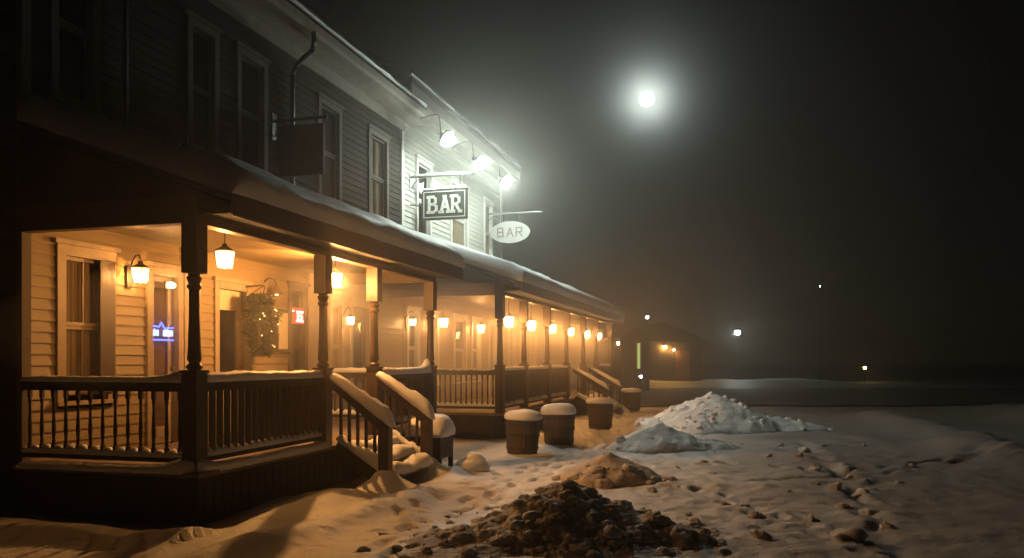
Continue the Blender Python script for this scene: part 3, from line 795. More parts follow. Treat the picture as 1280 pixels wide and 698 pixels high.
# oval sign
osn = sign_root('oval_sign', 609, 268, 'white oval sign with faded red letters beyond the BAR sign')
bracket(osn, 1.62, stay=0.3)
ox, oz = 0.70, -0.56
def oval(rx, rz, y0, y1, n=40):
    m = MB(); a = [m.bm.verts.new((ox + rx * math.cos(2 * math.pi * i / n), y0, oz + rz * math.sin(2 * math.pi * i / n))) for i in range(n)]
    c = [m.bm.verts.new((ox + rx * math.cos(2 * math.pi * i / n), y1, oz + rz * math.sin(2 * math.pi * i / n))) for i in range(n)]
    for i in range(n): m.bm.faces.new((a[i], a[(i + 1) % n], c[(i + 1) % n], c[i]))
    m.bm.faces.new(a[::-1]); m.bm.faces.new(c)
    return m
ob = oval(0.60, 0.32, -0.03, 0.03).build('board', 'sign_white', osn, bevel=0.006)
lo = MB()
RR = [(0.0, 0, 0.0, 1), (0.0, 1, 0.6, 1), (0.6, 1, 0.6, 0.5), (0.0, 0.5, 0.6, 0.5), (0.3, 0.5, 0.65, 0.0)]
A2 = [(0.0, 0, 0.33, 1), (0.33, 1, 0.66, 0), (0.14, 0.36, 0.52, 0.36)]
BB = [(0.0, 0, 0.0, 1), (0.0, 1, 0.55, 1), (0.55, 1, 0.55, 0.52), (0.0, 0.52, 0.6, 0.52), (0.6, 0.52, 0.6, 0), (0.0, 0, 0.6, 0)]
for k, LL in enumerate((BB, A2, RR)):
    strokes(lo, [(x0 * 0.27, y0 * 0.25, x1 * 0.27, y1 * 0.25) for x0, y0, x1, y1 in LL], 0.036, 0.006 + 0.0006 * k, Vector((ox - 0.37 + k * 0.28, -0.031, oz - 0.125)), (1, 0, 0), (0, 0, 1), (0, -1, 0))
lo.build('lettering', 'letter_red', ob)
for x in (ox - 0.2, ox + 0.2):
    MB().tube([(x, 0, 0), (x, 0, oz + 0.29)], 0.008).build('hanger', 'iron', osn)
# dark sign above the near porch
dk = sign_root('dark_sign', 341, 152, 'unlit dark square sign hanging from an iron bracket above the near porch')
bracket(dk, 0.93, 'iron')
db = MB().box(0.13, 0.91, -0.03, 0.03, -0.90, -0.10).build('board', 'sign_brown', dk, bevel=0.008)
dl_ = MB()
strokes(dl_, [(0.05, 0.03, 0.06, 0.2), (0.16, 0.17, 0.2, 0.2), (0.29, 0.02, 0.31, 0.1), (0.31, 0.1, 0.36, 0.06), (0.42, 0.03, 0.44, 0.17)], 0.028, 0.006, Vector((0.27, -0.031, -0.6)), (1, 0, 0), (0, 0, 1), (0, -1, 0))
dl_.build('lettering', 'letter_dim', db)
for x in (0.25, 0.8): MB().tube([(x, 0, 0), (x, 0, -0.10)], 0.008).build('hanger', 'iron', dk)

# ------------------------------------------------------------------ neon signs, notice board, hanging evergreen
u0n, u1n = U(188, VW), U(215, VW); um = (u0n + u1n) / 2; zc = Z(415, um, VW); wn = u1n - u0n
nb = empty('neon_sign', W(um, VW + 0.0, zc), ROTZ, 'blue neon sign with a zigzag line glowing in the door glass', 'neon sign')
MB().tube([(0.005, -wn * 0.4, -0.13), (0.005, -wn * 0.4, 0.1)], 0.006).build('support', 'black_plastic', nb)
MB().tube([(0.005, wn * 0.4, -0.13), (0.005, wn * 0.4, 0.1)], 0.006).build('support', 'black_plastic', nb)
h = wn / 2
MB().tube([(0.02, -h, 0.074), (0.02, -h * 0.3, 0.062), (0.02, -h * 0.24, 0.095)], 0.0095).build('zigzag_tube', 'neon_blue', nb)
MB().tube([(0.02, -h * 0.16, 0.12), (0.02, h * 0.16, 0.046), (0.02, h, 0.056)], 0.0095).build('zigzag_tube', 'neon_blue', nb)
MB().tube([(0.02, -h, -0.105), (0.02, h, -0.105)], 0.009).build('underline_tube', 'neon_blue', nb)
lt = MB(); y = -h * 0.96; q = random.Random(5)
while y < h * 0.94:
    ww = q.uniform(0.022, 0.04)
    if abs(y + h * 0.25) > 0.03:
        tt = 0.009
        zt_ = q.choice((0.022, 0.022, 0.036))
        lt.tube([(0.02, y, -0.055), (0.02, y, zt_)], 0.0055); lt.tube([(0.02, y, 0.02), (0.02, y + ww * 0.7, 0.018), (0.02, y + ww * 0.7, -0.055)], 0.0055)
        if q.random() < 0.5: lt.tube([(0.02, y, -0.052), (0.02, y + ww * 0.7, -0.053)], 0.0055)
    y += ww + 0.012
lt.build('lettering', 'neon_white', nb)
u0n, u1n = U(362.5, VW), U(378, VW); um = (u0n + u1n) / 2; zc = Z(395, um, VW); h = (u1n - u0n) / 2
nr = empty('neon_sign', W(um, VW + 0.0, zc), ROTZ, 'small square red neon sign with pale figure in the dark window', 'neon sign')
MB().box(-0.01, 0.02, -h, h, -0.13, 0.13).build('panel', 'neon_red', nr, bevel=0.004)
lt = MB()
strokes(lt, [(-0.05, 0.07, 0.16, 0.07), (-0.02, 0.045, -0.02, -0.06), (-0.02, 0.045, 0.13, 0.045), (0.01, -0.005, 0.12, -0.005), (0.12, -0.005, 0.12, -0.06), (-0.02, -0.06, 0.12, -0.06), (-0.06, -0.09, 0.16, -0.09)], 0.02, 0.006, Vector((0.021, 0.02, 0)), (0, 1, 0), (0, 0, 1), (1, 0, 0))
lt.build('lettering', 'neon_pink', nr)
strokes(MB(), [(-h + 0.05, 0.075, -h + 0.07, 0.075)], 0.03, 0.006, Vector((0.021, 0, 0)), (0, 1, 0), (0, 0, 1), (1, 0, 0)).build('corner_dot', 'neon_pink', nr)
a, b2 = U(341, VW), U(358.5, VW); um = (a + b2) / 2
nbd = empty('notice_board', W(um, VW + 0.02, Z(414, um, VW)), ROTZ, 'framed pale notice board on the wall beside the hanging greenery', 'notice board')
hh = (Z(388, um, VW) - Z(441, um, VW)) / 2; hw = (b2 - a) / 2
MB().box(0.0, 0.03, -hw + 0.05, hw - 0.05, -hh + 0.05, hh - 0.05).build('sheet', 'paper', nbd)
fr = MB()
fr.box(0, 0.06, -hw, -hw + 0.05, -hh, hh); fr.box(0, 0.06, hw - 0.05, hw, -hh, hh); fr.box(0, 0.062, -hw + 0.05, hw - 0.05, hh - 0.05, hh); fr.box(0, 0.062, -hw + 0.05, hw - 0.05, -hh, -hh + 0.05)
fr.build('frame', 'post_wood', nbd, bevel=0.004)
# hanging evergreen with fairy lights
vg = VW + 0.38
ug = U(327, vg); zg = Z(405, ug, vg)
gr = empty('hanging_greenery', W(ug, vg, zg), ROTZ, 'bushy evergreen hanging on a wall bracket with tiny fairy lights', 'hanging plant')
q = random.Random(3); mb = MB()
def foliage_r(z):
    return 0.04 + 0.20 * math.sqrt(max(0.0, 1 - ((z + 0.02) / 0.46) ** 2))
for i in range(3000):
    z = q.uniform(-0.46, 0.44); a = q.uniform(0, 2 * math.pi); rr = foliage_r(z) * math.sqrt(q.uniform(0.02, 1.0)) * (1 + 0.75 * noise.noise(Vector((math.cos(a) * 2, math.sin(a) * 2, z * 6))))
    c = Vector((rr * math.cos(a) * 0.8, rr * math.sin(a), z))
    dirn = Vector((math.cos(a) + q.uniform(-.7, .7), math.sin(a) + q.uniform(-.7, .7), q.uniform(-1.0, 0.5))).normalized()
    s_ = dirn.cross(Vector((q.uniform(-1, 1), q.uniform(-1, 1), q.uniform(-1, 1)))).normalized() * q.uniform(0.008, 0.016)
    ln = q.uniform(0.04, 0.09)
    mb.face([c - s_, c + s_, c + dirn * ln + s_ * 0.2, c + dirn * ln - s_ * 0.2])
mb.build('foliage', 'evergreen', gr)
mb = MB().tube([(0, 0, 0.40), (0, 0, -0.3)], [0.02, 0.008])
for i in range(10):
    a = i * 2.4; z = -0.35 + i * 0.08
    mb.tube([(0, 0, z), (0.18 * math.cos(a), 0.2 * math.sin(a), z - 0.05)], [0.009, 0.003])
mb.build('stem', 'twig', gr)
MB().tube([(-0.36, 0.1, 0.56), (-0.05, 0.1, 0.58), (0.02, 0.06, 0.54), (0, 0, 0.38)], 0.012).tube([(-0.36, 0.1, 0.36), (-0.2, 0.1, 0.48), (-0.02, 0.1, 0.575)], 0.008).box(-0.37, -0.345, 0.05, 0.15, 0.3, 0.62).build('bracket', 'iron', gr, smooth=True)
fe = None
for i in range(13):
    z = q.uniform(-0.42, 0.36); a = q.uniform(-1.2, 1.4); rr = foliage_r(z) * 1.02
    c = (rr * math.cos(a) * 0.85 + 0.02, rr * math.sin(a), z)
    if fe is None:
        fe = MB().ball((0, 0, 0), 0.009, 1).build('fairy_light', 'fairy_glow', gr); o = fe
    else:
        o = bpy.data.objects.new('fairy_light', fe.data); col.objects.link(o); o.parent = gr
    o.location = c
# small pendant bell lamp at the bracket
bl = empty('bell_lamp', W(U(346, VW + 0.2), VW + 0.2, Z(363, U(346, VW + 0.2), VW + 0.2)), ROTZ, 'little brass bell shaped lamp above the framed notice board', 'lamp')
MB().lathe([(0.10, -0.07), (0.075, -0.02), (0.05, 0.04), (0.02, 0.09)], 0, 0, 16, caps=False).build('lamp_shade', 'beam_wood', bl, smooth=True)
MB().ball((0, 0, -0.055), 0.028, 2).build('bulb', 'fairy_glow', bl, smooth=True)
MB().tube([(0, 0, 0.08), (-0.02, -0.03, 0.17), (-0.12, -0.05, 0.19), (-0.2, -0.05, 0.12)], 0.012).build('arm', 'iron', bl, smooth=True)

# ------------------------------------------------------------------ barrels, box, stone
def barrel_mesh():
    root = empty('half_barrel', (0, 0, 0))
    R0, H = 0.285, 0.62
    prof = [(R0 * 0.90, 0.0), (R0 * 0.95, 0.15), (R0 * 1.0, 0.32), (R0 * 1.03, 0.48), (R0 * 1.04, H), (R0 * 0.95, H), (R0 * 0.93, H - 0.06)]
    n = 24; mb = MB(); rings = []
    for r, z in prof:
        ring = []
        for i in range(n * 3):
            a = 2 * math.pi * i / (n * 3)
            rr = r - (0.008 if i % 3 == 0 else 0.0)
            ring.append(mb.bm.verts.new((rr * math.cos(a), rr * math.sin(a), z)))
        rings.append(ring)
    for a, b in zip(rings, rings[1:]):
        for i in range(n * 3): mb.bm.faces.new((a[i], a[(i + 1) % (n * 3)], b[(i + 1) % (n * 3)], b[i]))
    mb.bm.faces.new(rings[0][::-1]); mb.bm.faces.new(rings[-1])
    mb.build('staves', 'barrel_wood', root)
    for z, r in ((0.10, R0 * 0.94), (0.33, R0 * 1.01), (0.53, R0 * 1.045)):
        MB().lathe([(r, z - 0.03), (r + 0.008, z - 0.028), (r + 0.011, z + 0.028), (r + 0.003, z + 0.03)], 0, 0, 40, caps=False).build('hoop', 'hoop_iron', root, smooth=True)
    return root
def snowcap(parent, r, z, h, seed):
    mb = MB(); n = 36
    rings = []
    for k, (q, t) in enumerate(((0.90, -0.01), (1.06, -0.015), (1.13, 0.12), (1.14, 0.36), (1.06, 0.64), (0.9, 0.84), (0.65, 0.96), (0.3, 1.0))):
        ring = []
        for i in range(n):
            a = 2 * math.pi * i / n
            w = 1 + 0.05 * noise.noise(Vector((math.cos(a) * 1.5, math.sin(a) * 1.5, seed * 3))) + 0.02 * noise.noise(Vector((math.cos(a) * 5, math.sin(a) * 5, seed)))
            zz = t * h * (1 + 0.14 * noise.noise(Vector((math.cos(a) * q * 1.3, math.sin(a) * q * 1.3, seed * 2.0))))
            ring.append(mb.bm.verts.new((r * q * w * math.cos(a), r * q * w * math.sin(a), z + zz)))
        rings.append(ring)
    for a, b in zip(rings, rings[1:]):
        for i in range(n): mb.bm.faces.new((a[i], a[(i + 1) % n], b[(i + 1) % n], b[i]))
    mb.bm.faces.new(rings[0][::-1]); mb.bm.faces.new(rings[-1])
    return mb.build('snow_cap', 'snow', parent, smooth=True, angle=180)
br = barrel_mesh(); br.name = 'half_barrel'
GB = 'snow capped half barrels along the long porch'
specs = ((653, 571, 1.0, 0.16, 'snow capped half barrel nearest the camera with clear iron hoops'),
         (700, 561, 1.02, 0.21, 'snow capped half barrel in the middle, the widest and greyest'),
         (752, 540, 1.0, 0.15, 'snow capped half barrel standing below the far steps'),
         (791, 517, 1.0, 0.12, 'dim snow capped half barrel farthest away, past the far steps'))
barrels = [br] + [dup(br) for _ in range(3)]
for i, (px, py, s, hh, lab) in enumerate(specs):
    o = barrels[i]; p = G(px, py - 3); o.location = (p.x, p.y + 0.28, -0.01); o.rotation_euler = (R(1.5 * (-1) ** i), R(1.2), i * 1.1); o.scale = (s, s, s * (0.98, 0.95, 0.98, 1.0)[i])
    tag(o, lab, 'barrel', GB)
    snowcap(o, 0.295, 0.60, hh, i + 1.5)
pb = W(4.55, 0.62)
bx = empty('wooden_chest', (pb.x, pb.y, 0), ROTZ, 'dark wooden chest on short legs with thick snow behind the steps', 'chest')
MB().box(-0.22, 0.30, -0.25, 0.30, 0.16, 0.46).box(-0.24, 0.32, -0.27, 0.32, 0.46, 0.50).build('chest_body', 'rail_wood', bx, bevel=0.008)
for x in (-0.19, 0.27):
    for y in (-0.22, 0.27): MB().box(x - 0.03, x + 0.03, y - 0.03, y + 0.03, 0.0, 0.16).build('leg', 'rail_wood', bx)
MB().snow([(0.04, -0.30, 0.50), (0.04, 0.35, 0.50)], 0.62, 0.30, seed=61, end=0.28, wave=0.1).build('snow_cap', 'snow', bx, smooth=True, angle=180)
p = G(590, 588)
st = MB().ball((0, 0, 0), 0.25, 4, (1.0, 0.85, 0.78), jit=0.22, seed=9).build('snow_covered_stone', 'snow', None, smooth=True, angle=180)
st.location = (p.x, p.y + 0.15, 0.03)
tag(st, 'rounded lump of snow standing alone between the steps and the first barrel', 'snow lump')

# ------------------------------------------------------------------ ground
def fbm(x, y, s, seed=0.0): return noise.noise(Vector((x * s + seed, y * s - seed * 1.7, seed)))
def seg_d(px, py, a, b):
    ax, ay, bx_, by = a[0], a[1], b[0], b[1]
    dx, dy = bx_ - ax, by - ay; t = max(0, min(1, ((px - ax) * dx + (py - ay) * dy) / (dx * dx + dy * dy)))
    return math.hypot(px - ax - t * dx, py - ay - t * dy)
def poly_d(x, y, pts): return min(seg_d(x, y, a, b) for a, b in zip(pts, pts[1:]))
rut1 = [G(*q) for q in ((1002, 552), (1030, 578), (1062, 600), (1084, 628), (1100, 662), (1120, 700))]
rut2 = [G(*q) for q in ((930, 603), (1010, 597), (1085, 596), (1160, 584), (1230, 574))]
rut3 = [G(*q) for q in ((1050, 590), (1130, 583), (1250, 566))]
berm = [G(*q) for q in ((1090, 520), (1140, 533), (1190, 548), (1235, 567), (1330, 590))]
berm2 = [G(*q) for q in ((1190, 506), (1290, 520), (1420, 540))]
def height(x, y):
    r = Vector((x - C0.x, y - C0.y)); u = r.x * D.x + r.y * D.y; v = r.x * N.x + r.y * N.y
    far = max(0.0, min(1.0, (29.0 - y) / 6.0)) if x > -2 else 1.0
    h = 0.045 * fbm(x, y, 0.45, 1) + 0.03 * fbm(x, y, 1.1, 2) + 0.014 * fbm(x, y, 2.9, 3) + 0.006 * fbm(x, y, 8, 4)
    # drift hugging the porch foot and the thrown-off bank beside it
    if -6 < u < 9:
        h += 0.10 * math.exp(-((v - 0.55) / 0.38) ** 2) * max(0, min(1, (2.4 - u) / 0.6)) * (0.8 + 0.6 * fbm(u, v, 1.2, 5))
        h += 0.11 * math.exp(-((v - 1.25 - 0.12 * u) / 0.22) ** 2) * max(0, min(1, (3.2 - u) / 0.8)) * max(0, min(1, (u + 2) / 1.0)) * (0.9 + 0.5 * fbm(u, v, 1.6, 6))
        h += 0.09 * math.exp(-((v - 1.15) / 0.2) ** 2) * max(0, min(1, (u - 3.6) / 0.6)) * max(0, min(1, (6.0 - u) / 1.2))
    # end of the porch: low bank along its near side
    if v < 0.6: h += 0.09 * math.exp(-((u + 0.75) / 0.3) ** 2) * (1 + 0.5 * fbm(x, y, 1.5, 8))
    # trodden walk in front of the porches
    tr = math.exp(-((v - 2.3 + 0.25 * math.sin(u * 0.5)) / 0.8) ** 2) * max(0, min(1, (u - 0.5) / 2)) 
    c = fbm(x, y, 4.2, 10); c2_ = fbm(x, y, 9.0, 11)
    h += tr * (-0.04 + 0.030 * min(0, c) * 2.2 + 0.018 * c2_)
    h += 0.012 * fbm(x, y, 8.5, 33) * (0.4 + tr)
    # lumpy snow near the dark pile
    nearp = math.exp(-(((x - 0.1) / 2.6) ** 2 + ((y - 7.6) / 1.9) ** 2))
    h += nearp * (0.045 * abs(fbm(x, y, 5.0, 12)) + 0.03 * abs(fbm(x, y, 11.0, 13)) - 0.02)
    if x > 1.5:
        for k, (pl, dep, wid) in enumerate(((rut1, 0.10 * min(1.0, max(0.35, (y - 6.5) / 3.0)), 0.10), (rut2, 0.055, 0.06), (rut3, 0.05, 0.05))):
            d_ = poly_d(x + 0.12 * fbm(x, y, 2.0, 14 + k), y + 0.12 * fbm(x, y, 2.0, 17 + k), pl)
            if d_ < 1.2:
                h -= dep * math.exp(-(d_ / wid) ** 2) * max(0.0, 0.6 + 1.4 * fbm(x, y, 1.9, 20))
                h += dep * 0.5 * math.exp(-((d_ - wid * 2.1) / (wid * 1.1)) ** 2) * max(0.0, 0.1 + 1.3 * fbm(x, y, 2.1, 21) + 1.1 * fbm(x, y, 6.0, 31)) * (0.8 if k == 0 else 0.4)
        d_ = poly_d(x, y, berm)
        if d_ < 2.5:
            h += 0.22 * math.exp(-(d_ / 0.7) ** 2) * (0.8 + 0.5 * fbm(x, y, 1.5, 22)) + 0.16 * math.exp(-(d_ / 0.4) ** 2) * abs(fbm(x, y, 6, 23)) 
        d_ = poly_d(x, y, berm2)
        if d_ < 4: h += 0.55 * math.exp(-(d_ / 0.9) ** 2) * (0.8 + 0.5 * fbm(x, y, 0.8, 24))
        # slab of ploughed snow to the right of the big pile
        h += 0.06 * fbm(x, y, 0.25, 26)
        h += 0.03 * max(0, fbm(x, y, 3.0, 27)) + (0.022 * fbm(x, y, 5.2, 28) + 0.010 * fbm(x, y, 10.0, 35)) * max(0.3, min(1.0, (5.0 - x) / 2.5)) + 0.05 * max(0, fbm(x, y, 1.5, 29) - 0.15)
    if y > 46 and x > -6: h += 0.55 * math.exp(-((y - 51) / 2.2) ** 2) * (0.9 + 0.5 * fbm(x, y, 0.35, 25)) * max(0, min(1, (24 - x) / 6))
    elif far < 1: h = h * far - 0.05 * (1 - far)
    return h
prints = {}
def walk(pts, seed):
    q = random.Random(seed); side = 1
    P_ = [Vector(p) for p in pts]
    for a, b in zip(P_, P_[1:]):
        t = (b - a).normalized(); nrm = Vector((t.y, -t.x, 0)); d_ = 0.0
        while d_ < (b - a).length:
            c = a + t * d_ + nrm * side * q.uniform(0.07, 0.13)
            ang = math.atan2(t.y, t.x) + q.uniform(-0.25, 0.25)
            for gx in (-1, 0, 1):
                for gy in (-1, 0, 1): prints.setdefault((int(c.x // 0.4) + gx, int(c.y // 0.4) + gy), []).append((c.x, c.y, math.cos(ang), math.sin(ang), q.uniform(0.03, 0.055)))
            d_ += q.uniform(0.30, 0.42); side = -side
walk([G(505, 612), G(580, 625), G(640, 600), G(700, 590), G(735, 560), G(770, 535)], 1)
walk([G(500, 616), G(520, 660), G(470, 698)], 2)
walk([G(515, 608), G(600, 598), G(690, 575), G(730, 548)], 3)
walk([G(560, 640), G(640, 622), G(720, 610)], 5)
walk([G(780, 600), G(880, 610), G(1000, 660), G(1100, 698)], 6)
walk([G(830, 580), G(960, 580), G(1130, 610)], 7)
def tread(x, y):
    h = 0.0
    for cx_, cy_, ca, sa, dp in prints.get((int(x // 0.4), int(y // 0.4)), ()):
        lx = (x - cx_) * ca + (y - cy_) * sa; ly = -(x - cx_) * sa + (y - cy_) * ca
        e = (lx / 0.155) ** 2 + (ly / 0.065) ** 2
        if e < 4: h += -dp * math.exp(-e ** 2) + dp * 0.35 * math.exp(-((e - 1.9) / 0.7) ** 2)
    return h
def axis(lo, fine0, fine1, hi, st):
    a = [fine0]
    while a[-1] < fine1: a.append(a[-1] + st)
    s = st
    while a[-1] < hi: s *= 1.07; a.append(a[-1] + min(s, 30))
    b = [fine0]; s = st
    while b[-1] > lo: s *= 1.12; b.append(b[-1] - min(s, 30))
    return b[:0:-1] + a
xs = axis(-260, -4.6, 6.5, 260, 0.042); ys = axis(-40, 6.3, 13.0, 260, 0.042)
verts = []; faces = []
nx, ny = len(xs), len(ys)
for y in ys:
    for x in xs: verts.append((x, y, height(x, y) + tread(x, y)))
for j in range(ny - 1):
    o_ = j * nx
    for i in range(nx - 1): faces.append((o_ + i, o_ + i + 1, o_ + nx + i + 1, o_ + nx + i))
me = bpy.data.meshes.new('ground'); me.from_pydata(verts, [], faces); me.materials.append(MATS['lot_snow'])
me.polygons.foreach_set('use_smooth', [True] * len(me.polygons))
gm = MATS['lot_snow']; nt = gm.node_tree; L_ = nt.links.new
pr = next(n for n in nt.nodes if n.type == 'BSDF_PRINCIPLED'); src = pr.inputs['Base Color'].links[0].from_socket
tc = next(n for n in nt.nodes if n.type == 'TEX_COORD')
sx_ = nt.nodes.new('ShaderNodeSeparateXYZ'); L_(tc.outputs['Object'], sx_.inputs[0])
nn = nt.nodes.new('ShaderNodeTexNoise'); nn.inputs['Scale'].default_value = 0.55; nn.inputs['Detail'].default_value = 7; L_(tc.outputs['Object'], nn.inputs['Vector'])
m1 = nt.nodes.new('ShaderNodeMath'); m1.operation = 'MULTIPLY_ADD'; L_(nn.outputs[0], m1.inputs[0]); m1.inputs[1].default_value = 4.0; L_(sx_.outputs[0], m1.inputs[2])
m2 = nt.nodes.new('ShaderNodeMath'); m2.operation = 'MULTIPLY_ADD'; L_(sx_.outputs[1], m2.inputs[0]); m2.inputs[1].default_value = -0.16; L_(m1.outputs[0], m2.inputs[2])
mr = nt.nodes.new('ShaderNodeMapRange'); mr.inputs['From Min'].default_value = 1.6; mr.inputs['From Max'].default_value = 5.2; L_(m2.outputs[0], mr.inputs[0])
mx = nt.nodes.new('ShaderNodeMix'); mx.data_type = 'RGBA'; mx.blend_type = 'MULTIPLY'; L_(mr.outputs[0], mx.inputs[0]); L_(src, mx.inputs[6]); mx.inputs[7].default_value = (0.36, 0.352, 0.34, 1)  # greys the lot snow rightward, painting the light's falloff into its colour
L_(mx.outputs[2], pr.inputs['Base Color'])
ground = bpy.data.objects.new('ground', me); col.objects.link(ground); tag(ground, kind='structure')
# the ploughed street beyond the lot
rd = MB(); n = 150; ra = []; rb = []
for i in range(n + 1):
    x = -2 + i * 1.2
    ra.append(rd.bm.verts.new((x, 29 + 1.1 * noise.noise(Vector((x * 0.35, 0, 1))) + 0.5 * noise.noise(Vector((x * 1.3, 0, 2))), 0.004)))
    rb.append(rd.bm.verts.new((x, 47 + 0.8 * noise.noise(Vector((x * 0.3, 0, 4))), 0.004)))
for i in range(n): rd.bm.faces.new((ra[i], ra[i + 1], rb[i + 1], rb[i]))
tag(rd.build('road', 'asphalt'), kind='structure')

# ------------------------------------------------------------------ piles of snow
def pile(name, cx, cy, rx, ry, H, mat, label, lumps, lump_r, seed, power=1.0, rough=0.12, res=0.05, skew=0.0, rot=0.0, subs=()):
    mb = MB(); q = random.Random(seed)
    bumps = [(0, 0, 1, 1, 1.0)] + list(subs)
    def hh(x, y):
        best = 0
        for (bx_, by, sx, sy, k) in bumps:
            d_ = math.hypot((x - bx_ * rx) / (rx * sx), (y - by * ry) / (ry * sy))
            d_ *= 1 + 0.22 * noise.noise(Vector((x * 1.1 / rx + seed, y * 1.1 / ry, seed)))
            t = max(0.0, 1 - d_); best = max(best, k * (t ** power))
        h = H * best
        e = min(1, best * 5)
        if best <= 0: return -0.1
        h += e * (rough * noise.noise(Vector((x * 2.4, y * 2.4, seed))) + rough * 0.6 * noise.noise(Vector((x * 6, y * 6, seed + 1))) + rough * 0.32 * noise.noise(Vector((x * 14, y * 14, seed + 2))))
        return h
    ext = 1.9
    nx_, ny_ = int(2 * rx * ext / res), int(2 * ry * ext / res)
    g = [[mb.bm.verts.new((-rx * ext + 2 * rx * ext * i / nx_, -ry * ext + 2 * ry * ext * j / ny_, 0)) for i in range(nx_ + 1)] for j in range(ny_ + 1)]
    for rowv in g:
        for v_ in rowv:
            h = hh(v_.co.x, v_.co.y); v_.co.z = h if h > 0.012 else -0.12
    for j in range(ny_):
        for i in range(nx_):
            f = (g[j][i], g[j][i + 1], g[j + 1][i + 1], g[j + 1][i])
            if max(v_.co.z for v_ in f) > -0.1: mb.bm.faces.new(f)
    bmesh.ops.delete(mb.bm, geom=[v_ for v_ in mb.bm.verts if not v_.link_faces], context='VERTS')
    for k in range(lumps):
        a = q.uniform(0, 2 * math.pi); d_ = math.sqrt(q.uniform(0.0, 1.1)) if q.random() < 0.75 else q.uniform(0.9, 1.55)
        x, y = rx * d_ * math.cos(a), ry * d_ * math.sin(a)
        r = lump_r * (0.22 + 1.25 * q.random() ** 4)
        z = max(0.0, hh(x, y))
        if z < 0.01 and q.random() < 0.5: continue
        mb.ball((x, y, z - r * 0.25), r, 3 if r > 0.045 else 2, (q.uniform(0.8, 1.4), q.uniform(0.8, 1.3), q.uniform(0.55, 0.95)), jit=0.32, seed=q.uniform(0, 50))
    o = mb.build(name, mat, None, smooth=True, angle=180)
    o.location = (cx, cy, 0.0); o.rotation_euler = (0, 0, rot)
    return tag(o, label, 'snow pile')
p = G(715, 668); 
pile('snow_pile', 0.50, 7.55, 0.95, 0.95, 0.48, 'dirty_snow', 'large dark dirty pile of lumpy snow in the foreground', 900, 0.055, 4, power=0.85, rough=0.09, res=0.024,
     subs=((0.75, -0.25, 0.75, 0.55, 0.42), (-0.7, -0.45, 0.9, 0.5, 0.30), (-1.0, -0.85, 0.6, 0.35, 0.18), (0.1, -0.75, 0.9, 0.4, 0.2)))
p = G(768, 603)
pile('snow_pile', p.x - 0.02, p.y + 0.3, 0.72, 0.6, 0.36, 'sandy_snow', 'small sandy mound of snow between the dark pile and the barrels', 40, 0.07, 11, power=0.85, rough=0.05, res=0.035)
p = G(840, 566)
pile('snow_pile', p.x - 0.05, p.y + 0.7, 1.05, 0.8, 0.47, 'snow_rough', 'low pale mound of snow in front of the tall white pile', 16, 0.08, 15, power=0.95, rough=0.07, res=0.04, subs=((0.8, -0.1, 0.6, 0.6, 0.45),))
p = G(905, 542)
pile('snow_pile', p.x + 0.0, p.y + 1.2, 1.75, 1.5, 0.84, 'snow_rough', 'tall white pile of rough ploughed snow beyond the barrels', 520, 0.06, 19, power=0.8, rough=0.06, res=0.05, subs=((0.85, -0.1, 0.7, 0.6, 0.32), (-0.8, -0.3, 0.6, 0.6, 0.36)))
# loose lumps of snow on the lot
GC = 'loose snow chunks scattered over the lot'
kinds = []
for k in range(6):
    m = MB().ball((0, 0, 0), 1.0, 3, (1.1, 0.95, 0.72), jit=0.75, seed=k * 3.1 + 1)
    o = m.build('snow_chunk', 'snow_rough' if k % 3 else 'sandy_snow', None, smooth=True, angle=180); kinds.append(o)
q = random.Random(21); spots = [(343, 40, 0)]
cl = [(905, 625, 8), (930, 628, 7), (890, 592, 6), (947, 645, 11), (950, 678, 13), (1015, 652, 11), (1060, 680, 16), (1124, 605, 7), (1000, 575, 6), (880, 578, 5), (975, 560, 5), (960, 572, 5),
      (838, 600, 7), (815, 612, 8), (1020, 605, 7), (1045, 612, 8), (1078, 615, 8), (1052, 632, 8), (1090, 640, 11), (860, 640, 7), (452, 690, 13), (495, 688, 7), (527, 655, 5), (544, 662, 5), (480, 668, 6), (620, 690, 10), (650, 694, 12), (590, 692, 9), (560, 690, 12), (842, 672, 11),
      (868, 655, 8), (820, 690, 9), (1110, 662, 10), (1140, 585, 5), (1030, 560, 5), (1006, 566, 7), (1018, 588, 6), (925, 556, 5), (1080, 560, 4), (720, 690, 10), (760, 694, 12), (893, 668, 6), (985, 615, 5), (1062, 598, 6), (970, 600, 5), (845, 585, 6)]
for i, (px, py, r) in enumerate(cl):
    if i < 6: o = kinds[i]
    else: o = kinds[q.randrange(6)].copy(); col.objects.link(o)
    p = G(px, py); rr = r / F * p.y * q.uniform(0.6, 1.1)
    o.location = (p.x, p.y, height(p.x, p.y) + rr * -0.12); o.scale = (rr * q.uniform(0.8, 1.35), rr * q.uniform(0.8, 1.3), rr * q.uniform(0.7, 1.3)); o.rotation_euler = (q.uniform(-.3, .3), q.uniform(-.3, .3), q.uniform(0, 6.28))
    tag(o, 'small loose snow chunk lying on the trodden snow of the lot', 'snow chunk', GC)

